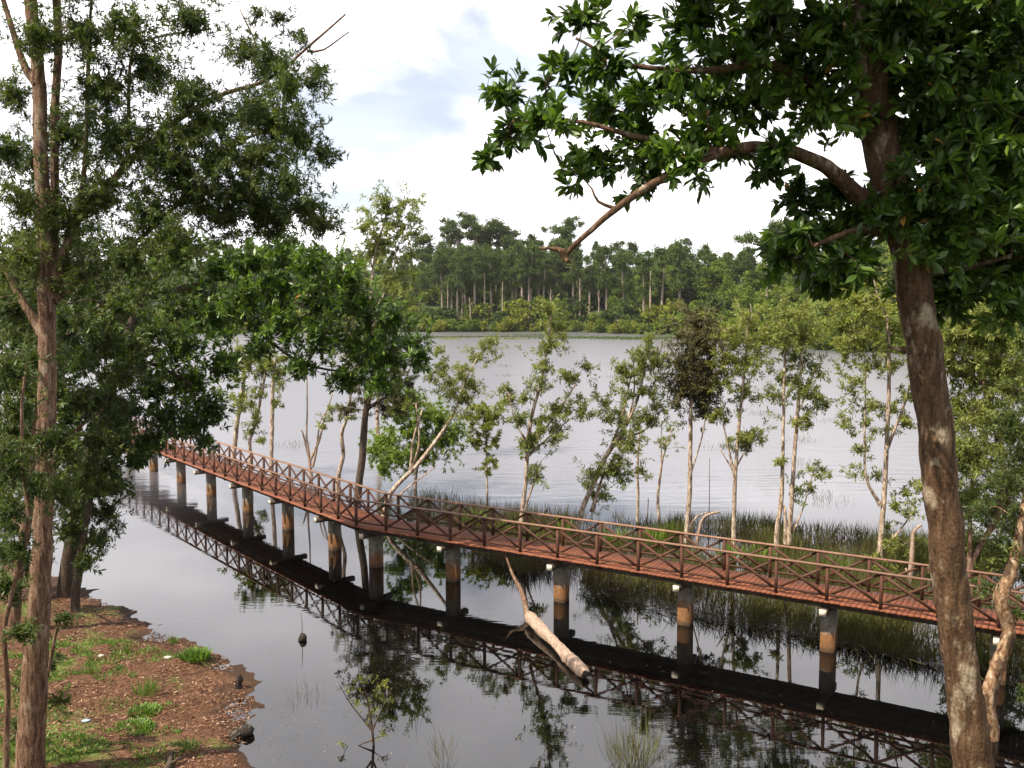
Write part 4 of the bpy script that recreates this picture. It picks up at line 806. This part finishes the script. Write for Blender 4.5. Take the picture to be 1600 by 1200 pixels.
# ------------------------------------------------------------------ far shore forest
def proto(kind, seed):
    R = np.random.default_rng(seed)
    if kind == 'tall':
        h = R.uniform(26, 32); lx, ly = R.normal(size=2) * 1.0
        limbs = [[(0, 0, -1.5, .5), (lx * .3, ly * .3, h * .4, .42), (lx * .7, ly * .7, h * .75, .30), (lx, ly, h * .95, .1)]]
        cl = []
        for k in range(20):
            z = h * R.uniform(.42, 1.0); sp = (1 - abs(z / h - .70) * 1.9) * 3.6 + 1.0; a = R.random() * 6.3; r = R.uniform(1.5, 2.8); d_ = sp * math.sqrt(R.random())
            cl.append((lx * z / h + math.cos(a) * d_, ly * z / h + math.sin(a) * d_, z, r, r, r * .6, 32))
        lf = dict(n=7, len=.8, wid=.55, along=.4, lift=0, spread=.9, tumble=.8, jit=.4); mats = ('bark_far', 'leaf_far_dark')
    elif kind == 'round':
        h = R.uniform(17, 24)
        limbs = [[(0, 0, -1.5, .4), (.3, 0, h * .35, .32), (.2, .3, h * .8, .1)]]
        cl = []
        for k in range(24):
            u = unit(R.normal(size=3)); c = u * np.array([4.4, 4.4, h * .36]) * R.uniform(.5, 1) + np.array([0, 0, h * .57]); r = R.uniform(1.5, 2.7); cl.append((*c, r, r, r * .7, 34))
        lf = dict(n=7, len=.85, wid=.6, along=.4, lift=0, spread=.9, tumble=.8, jit=.35); mats = ('bark_dark', 'leaf_far')
    elif kind == 'emergent':
        h = R.uniform(30, 35)
        limbs = [[(0, 0, -1.5, .55), (.5, 0, h * .5, .4), (.2, .4, h * .92, .12)], [(.4, 0, h * .62, .2), (3, .5, h * .82, .08)], [(.4, 0, h * .66, .2), (-3, -.5, h * .86, .08)]]
        cl = [(R.normal() * 3.2, R.normal() * 3.0, h * R.uniform(.74, 1.0), *(lambda r: (r, r, r * .6))(R.uniform(1.6, 2.8)), 34) for k in range(20)]
        lf = dict(n=7, len=.8, wid=.55, along=.4, lift=0, spread=.9, tumble=.8, jit=.4); mats = ('bark_far', 'leaf_far_dark')
    elif kind == 'snag':
        h = R.uniform(13, 20); limbs = [[(0, 0, -1.5, .38), (R.normal() * .3, 0, h * .5, .3), (R.normal() * .5, 0, h, .12)], [(0, 0, h * .7, .12), (1.2, .4, h * .95, .04)], [(0, 0, h * .6, .12), (-1.2, -.4, h * .85, .04)]]
        return limbs, None, None, ('bark_far', None)
    else:                                       # bush
        h = R.uniform(5, 8); limbs = [[(0, 0, -1, .18), (0, .2, h * .5, .1), (.2, 0, h * .8, .05)]]; cl = []
        for k in range(12):
            u = unit(R.normal(size=3)); u[2] = abs(u[2]); c = u * np.array([3.2, 3.2, h * .7]) * R.uniform(.4, 1) + np.array([0, 0, h * .18]); r = R.uniform(1.0, 1.9); cl.append((*c, r, r, r * .75, 30))
        lf = dict(n=7, len=.65, wid=.6, along=.4, lift=0, spread=.9, tumble=.8, jit=.1); mats = ('bark_far', 'leaf_far_yellow' if seed % 2 else 'leaf_far')
    return limbs, cl, lf, mats
PRO = {}
for kind, nk in (('tall', 4), ('round', 5), ('emergent', 2), ('snag', 3), ('bush', 5)):
    for k in range(nk):
        sd = 300 + k + 20 * len(PRO); limbs, cl, lf, mats = proto(kind, sd); Rk = np.random.default_rng(sd)
        if cl is None:
            t = MB()
            for l in limbs: tube(t, smooth_path(np.array(l), 1.2), 6, .05, Rk)
            PRO.setdefault(kind, []).append((t.mesh('trunk', smooth=True), None, mats)); continue
        tm, wm, L_ = grow(limbs, cl, lf, Rk, bark_sides=7, rough=.04, step=1.4, twig_r=.04, skip=.3)
        lm = MB(); leaf_add(lm, *L_); PRO.setdefault(kind, []).append((tm.mesh('trunk', smooth=True), lm.mesh('crown'), mats))
FAR_LAB = dict(tall=('tall_forest_tree', 'tall forest tree with long bare pale trunk on the far shore', 'tree', 'tall bare-trunked trees along the far shore'),
  round=('forest_tree', 'rounded leafy forest tree rising behind the far shore', 'tree', 'rounded trees of the far forest'),
  emergent=('emergent_tree', 'very tall forest tree whose crown stands above the far forest', 'tree', 'emergent trees of the far forest'),
  snag=('dead_tree', 'bare pale dead trunk standing at the far forest edge', 'dead tree', 'dead trunks on the far shore'),
  bush=('shore_shrub', 'dense low shrub at the water line of the far shore', 'shrub', 'shrubs along the far shore'))
Rf = np.random.default_rng(400)
def place(kind, x, y, s=1.0, leafm=None):
    nm, lb, ct, gp = FAR_LAB[kind]; pr = PRO[kind][Rf.integers(len(PRO[kind]))]
    tone = {'leaf_far_yellow': 'yellow-green ', 'leaf_far': 'mid-green ', 'leaf_far_dark': 'dark green ', 'leaf_paper': 'pale green '}.get(leafm, '')
    lb = tone + lb; gp = tone + gp
    t = thing(nm, lb, ct, (x, y, max(gz1(x, y), -.2)), gp); t.rotation_euler = (0, 0, Rf.random() * 6.28); t.scale = (s * Rf.uniform(.85, 1.2), s * Rf.uniform(.85, 1.2), s * Rf.uniform(.88, 1.12))
    link('trunk', pr[0], MAT[pr[2][0]], t)
    if pr[1] is not None:
        o = link('crown', pr[1], MAT[pr[2][1]], t)
        if leafm:
            o.material_slots[0].link = 'OBJECT'; o.material_slots[0].material = MAT[leafm]
        o['kind'] = 'stuff'
def shore_Y(px):                                  # distance to the far water line along that column
    ys = np.linspace(150, 420, 271); x = (px - 800) / F * ys; ins = in_poly(x, ys, LAKE); k = np.where(ins)[0]
    return ys[k[-1]] if len(k) else 200.
def far_at(kind, px, back, s=1.0, leafm=None):
    y = shore_Y(px) + back; place(kind, (px - 800) / F * y, y, s, leafm)
for px in np.arange(-40, 1720, 15):              # water-line shrubs
    far_at('bush', px + Rf.uniform(-6, 6), Rf.uniform(.5, 4), Rf.uniform(.55, 1.0) * (1.0 if px < 1150 else .8), ['leaf_far_yellow', 'leaf_far', 'leaf_far_yellow', 'leaf_far'][Rf.integers(4)])
for px in np.arange(-40, 1720, 22):
    far_at('bush', px + Rf.uniform(-10, 10), Rf.uniform(6, 16), Rf.uniform(1.1, 1.8), ['leaf_far', 'leaf_far_yellow', 'leaf_far_dark'][Rf.integers(3)])
for px in np.arange(-40, 1720, 26):
    far_at('bush', px + Rf.uniform(-10, 10), Rf.uniform(34, 60), Rf.uniform(1.5, 2.1), ['leaf_far', 'leaf_far_dark'][Rf.integers(2)])
for px in (692, 706, 715, 728, 742, 768, 776, 800, 806, 815, 828, 842, 848, 870, 896, 920, 948, 975, 1005, 1032, 1060): far_at('tall', px, Rf.uniform(14, 30), Rf.uniform(.86, 1.04))
for px in (700, 722, 735, 757, 785, 826, 860, 905, 935, 1015): far_at('snag', px, Rf.uniform(9, 16), Rf.uniform(.7, 1.0))
DK, MD = 'leaf_far_dark', 'leaf_far'
for st, lo, hi, s0, s1, lm_ in ((26, 24, 38, .52, .72, (MD, MD, DK)), (23, 38, 52, .75, 1.0, (MD, DK)), (24, 56, 78, .8, 1.05, (DK, DK, MD)), (30, 85, 120, .75, 1.0, (DK,))):
    for px in np.arange(-60, 1720, st):
        k = .72 if px < 655 else 1.0 if px < 890 else .84 if px < 1010 else .92
        if lo < 30 and 680 < px < 860: k *= .8
        far_at('round', px + Rf.uniform(-8, 8), Rf.uniform(lo, hi), Rf.uniform(s0, s1) * k, lm_[Rf.integers(len(lm_))])
for px, bk, s in ((716, 40, 1.05), (745, 45, 1.1), (775, 48, 1.05), (800, 45, .98), (1195, 40, .85), (880, 60, .95)): far_at('emergent', px, bk, s)

# ------------------------------------------------------------------ thin haze over the lake
b = NB('haze'); pvn = b.n('ShaderNodeVolumePrincipled'); pvn.inputs['Color'].default_value = (.93, .95, 1.0, 1); pvn.inputs['Density'].default_value = .00005; pvn.inputs['Anisotropy'].default_value = .2
b.l(pvn.outputs[0], b.out.inputs['Volume'])
m = MB(); v, f = box_data(5400, 5400, 41); m.add(v + np.array([0, 0, 38.5]), f); tag(m.build('haze', MAT['haze']), kind='stuff')
